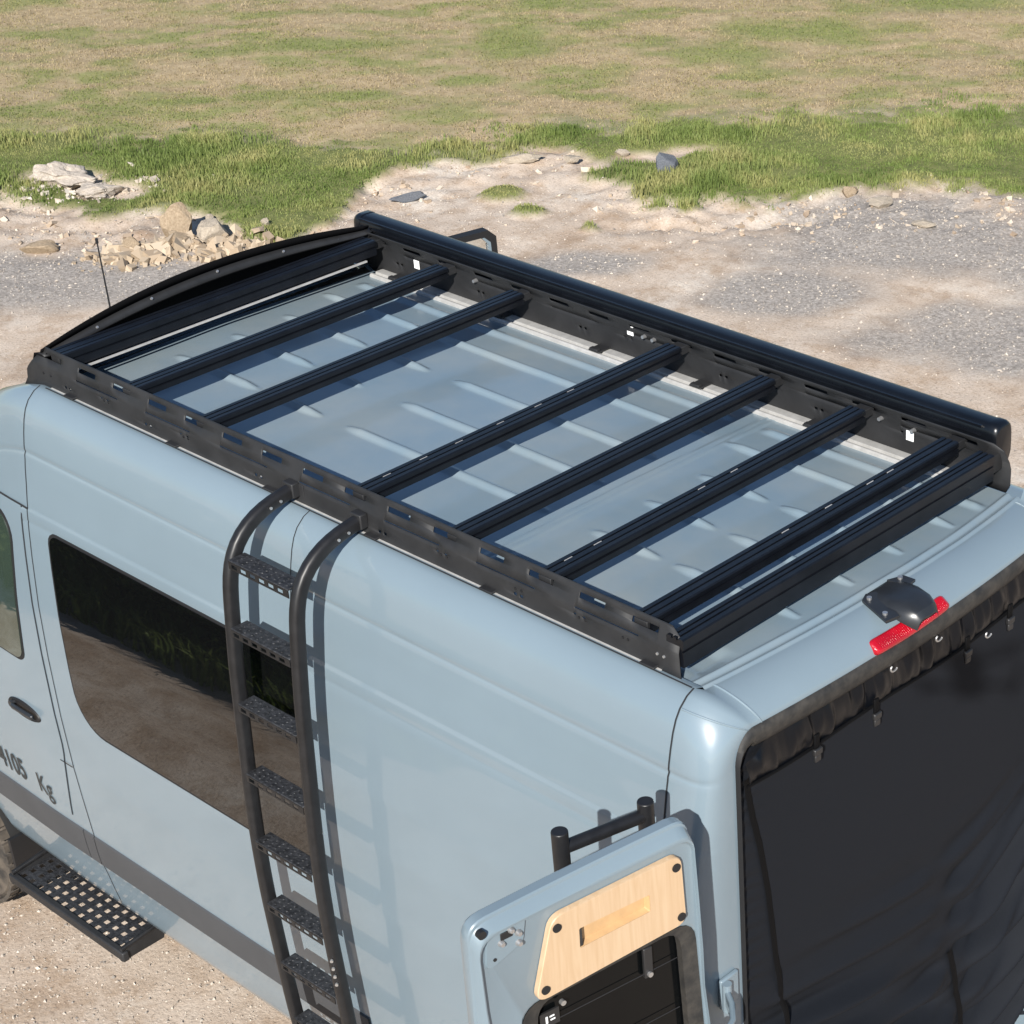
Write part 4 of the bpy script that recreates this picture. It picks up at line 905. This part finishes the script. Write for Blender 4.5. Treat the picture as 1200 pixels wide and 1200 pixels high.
# front fairing
ya = np.linspace(.745, -.745, 60); T_ = 1-(ya/.745)**2
def zt_f(y): return 2.955-.012*(y/.745)+.064*(1-(y/.745)**2)
def fx(y): return 3.035+.05*(1-(y/.745)**2)
rowsF = [(0.0, 0.0), (.006, -.034), (-.020, -.060), (.05, -.070), (.13, -.150)]
A = np.zeros((60, len(rowsF), 3))
for j, (dx, dz) in enumerate(rowsF):
    A[:, j, 0] = fx(ya)+dx; A[:, j, 1] = ya; A[:, j, 2] = zt_f(ya)+dz*np.clip((.35+.65*T_**.5), 0, 1)
A[:, -1, 2] = 2.775
o = grid(A[:, :2], 'matt', 'wind_fairing', rack, thick=.004, angle=20); grid(A[:, 1:3], 'powder', 'fairing_flange', o, thick=.004); o['label'] = 'curved black wind fairing'
grid(A[:, 2:], 'matt', 'fairing_skirt', o, thick=.004, angle=20)
for y in (.5, .25, -.05, -.35, -.6): bolt((float(fx(y))-.008, y, float(zt_f(y))-.042), (-.7, 0, .7), .006, .005, 'bolt', rack)

# ------------------------------------------------------------------ awning
aw = thing('rolled_awning', (1.6, -.83, 2.82), 'long glossy black rolled-up awning case along the far roof edge', 'awning')
pr = []
for t in np.linspace(0, 2*math.pi, 40, endpoint=False):
    c_, s_ = math.cos(t), math.sin(t); pr.append((.047*math.copysign(abs(c_)**.55, c_), .080*math.copysign(abs(s_)**.5, s_)))
pr = [(a-.012*(b < -.03)*(-b-.03)/.05, b) for a, b in pr]
AY, AZ = -.822, 2.893
def awl(x, k=1, dz=0): return [(x, AY-a*k, AZ+b*k+dz) for a, b in pr]
MB().ring([awl(x) for x in (.055, .8, 1.6, 2.4, 3.13)]).build('casing', 'gloss', aw, angle=60)
for x0, x1, nm in ((.055, .012, 'end_cap'), (3.13, 3.175, 'end_cap')):
    d_ = x1-x0; MB().ring([awl(x0, 1.025), awl(x0+d_*.6, 1.025), awl(x0+d_*.9, .95), awl(x1, .82)], True, True).build(nm, 'gloss', aw, angle=50)
for z_ in (2.962, 2.935): MB().box((1.6, AY+.044+.003*(z_ < 2.95), z_), (3.06, .008, .008)).build('casing_lip', 'bar', aw)
for x in (.3, 1.55, 2.6): MB().box((x, -.766, 2.87), (.12, .022, .07)).build('bracket', 'powder', aw, bevel=.004)

# ------------------------------------------------------------------ side ladder
lad = thing('side_ladder', (1.45, 1.09, .45), 'black tubular side ladder hooked on the roof rack beside the window', 'ladder')
RP = np.array([(.775, 2.856), (.84, 2.852), (.905, 2.835), (.955, 2.812), (.995, 2.780), (1.022, 2.742), (1.038, 2.70), (1.048, 2.65), (1.055, 2.57), (1.078, 2.36), (1.095, 2.10), (1.108, 1.90), (1.117, 1.70), (1.118, 1.47), (1.110, 1.25), (1.097, .93), (1.075, .70), (1.05, .52)])
def smooth_path(P_, n_=70):
    t = np.r_[0, np.cumsum(np.hypot(*np.diff(P_, axis=0).T))]; u_ = np.linspace(0, t[-1], n_); q = np.stack([np.interp(u_, t, P_[:, 0]), np.interp(u_, t, P_[:, 1])], -1)
    for _ in range(6): q[1:-1] = .25*q[:-2]+.5*q[1:-1]+.25*q[2:]
    return q
RQ = smooth_path(RP)
def rail_y(z): o_ = np.argsort(RP[:, 1]); return float(np.interp(z, RP[o_, 1], RP[o_, 0]))
for x in (1.62, 1.29):
    r_ = MB().sweep([(x, y, z) for y, z in RQ], rrect(.040, .048, .016, 4), (1, 0, 0)).build('rail', 'ladder', lad, angle=50)
    for q in (.02, .06): 
        yq = .80+q; MB().cyl((x-.022, yq+.01, 2.853-q*.2), (x-.026, yq+.01, 2.853-q*.2), .005, 10).build('bolt', 'bolt', r_)
    MB().box((x, .768, 2.862), (.05, .03, .05)).build('hook_plate', 'powder', r_, bevel=.004)
for q in range(4): MB().cyl((1.29-.015, rail_y(1.36-.035*q)+.024, 1.36-.035*q), (1.29-.020, rail_y(1.36-.035*q)+.029, 1.36-.035*q), .006, 8).build('bolt', 'bolt', lad)
RZ = [2.735, 2.505, 2.235, 1.970, 1.705, 1.440, 1.175, .910, .645]
for z in RZ:
    y = rail_y(z)+.008 if z > 2.7 else rail_y(z)+.005; dpth = .064; x0, x1 = 1.308, 1.602
    y0 = y-.046; xs_ = [x0]+[x0+.02+i*.0455+d_ for i in range(6) for d_ in (.006, .034)]+[x1]
    # tread with raised dimples, front lip with slots
    t_ = MB(); t_.box(((x0+x1)/2, y0+dpth/2, z-.004), (x1-x0, dpth, .006)); rg = t_.build('rung', 'tread', lad, bevel=.002)
    dm_ = MB()
    for i in range(9):
        for j in range(3):
            xx = x0+.022+i*.0305; yv_ = y0+.014+j*.017+.004*(i % 2); dm_.cyl((xx, yv_, z-.001), (xx, yv_, z+.0008), .0052, 8, .0035)
    d2 = dm_.build('grip_dimples', 'tread', rg); d2['kind'] = 'stuff'
    V = np.zeros((len(xs_), 4, 3)); V[:, :, 0] = np.array(xs_)[:, None]; V[:, :, 1] = y0+dpth+.001; V[:, :, 2] = np.array([z-.006, z-.012, z-.026, z-.032])[None]
    kp = np.ones((len(xs_)-1, 3), bool)
    for i in range(1, len(xs_)-1, 2): kp[i, 1] = False
    grid(V, 'ladder', 'lip', rg, thick=.003, keep=kp, smooth=False)
for z in (.58,):
    for x in (1.62, 1.29): MB().cyl((x, .975, z), (x, rail_y(z)-.02, z), .012).build('standoff', 'rubber', lad)

# ------------------------------------------------------------------ camera drone that took the picture (its shadow falls on the screen)
DC = CAM-fw*.17-rt*.02-up*.03
dr = thing('camera_drone', tuple(DC), 'small grey camera drone hovering behind the van', 'drone')
ax = (tuple(fw*np.array([1, 1, 0])), tuple(rt*np.array([1, 1, 0])), (0, 0, 1))
fh = Vector(ax[0]).normalized(); rh = Vector(ax[1]).normalized(); dc = Vector(DC)
MB().box(dc, (.20, .095, .075), ax).build('body', 'plastic', dr, bevel=.02)
for a, b in ((.10, .15), (.10, -.15), (-.11, .14), (-.11, -.14)):
    tip = dc+fh*a+rh*b+Vector((0, 0, .015)); MB().cyl(dc+fh*a*.6+rh*b*.25, tip, .010, 8, .008).build('arm', 'plastic', dr)
    MB().cyl(tip-Vector((0, 0, .01)), tip+Vector((0, 0, .025)), .012, 10).build('motor', 'ladder', dr); al = random.uniform(0, 3.1)
    MB().box(tip+Vector((0, 0, .028)), (.20, .018, .0025), ((math.cos(al), math.sin(al), 0), (-math.sin(al), math.cos(al), 0), (0, 0, 1))).build('rotor_blade', 'buckle', dr)

# ------------------------------------------------------------------ shrubs left of the van (mirrored in the side glass)
MT['leaf'] = leaf_mat('shrub_leaves', [(.02, .04, .01), (.04, .07, .018), (.075, .11, .03)], .2)
MT['bark'] = mat('bark', (.09, .065, .045), .9, var=(20, .3))
SHL = ['broad dark shrub beside the front of the van', 'tall dark shrub behind the broad one', 'low dark shrub at the end of the row', 'rounded shrub between the tall and low ones', 'spreading shrub farthest along the track']
for i, (x, y, r_, h) in enumerate(((6.4, 4.7, .9, 1.3), (7.9, 5.2, 1.1, 2.0), (5.0, 5.0, .8, .9), (9.6, 5.0, 1.1, 1.5), (11.6, 5.2, 1.2, 1.7))):
    t = thing('shrub', (x, y, 0), SHL[i], 'shrub', 'shrubs beside the track')
    N = 2600; a = RNG.uniform(0, 6.283, N); q = RNG.uniform(0, 1, N)**.5; hz = RNG.uniform(.05, 1, N); rr = r_*q*np.sqrt(np.maximum(0.05, 1-(hz-.35)**2*1.6))
    cx = x+rr*np.cos(a); cy = y+rr*np.sin(a); cz = hz*h*(.8+.4*vnoise(cx*2, cy*2, 5+i))
    sz = RNG.uniform(.05, .11, N); d1 = RNG.normal(0, 1, (N, 3)); d1 /= np.linalg.norm(d1, axis=1)[:, None]; d2 = np.cross(d1, RNG.normal(0, 1, (N, 3))); d2 /= np.linalg.norm(d2, axis=1)[:, None]
    C_ = np.stack([cx, cy, cz], -1); V = np.stack([C_-d1*sz[:, None], C_+d2*sz[:, None]*.45, C_+d1*sz[:, None], C_-d2*sz[:, None]*.45], 1).reshape(-1, 3)
    me = bpy.data.meshes.new('foliage'); fast_mesh(me, V, np.arange(4*N).reshape(-1, 4)); at = me.attributes.new('tone', 'FLOAT', 'POINT'); at.data.foreach_set('value', np.repeat(RNG.uniform(0, 1, N), 4).astype(np.float32))
    me.materials.append(MT['leaf']); link(bpy.data.objects.new('foliage', me), t)
    sm = MB()
    for q in range(5): al = q*1.26; sm.cyl((x, y, -.05), (x+.5*r_*math.cos(al), y+.5*r_*math.sin(al), h*.7), .03, 7, .012)
    sm.build('stem', 'bark', t)
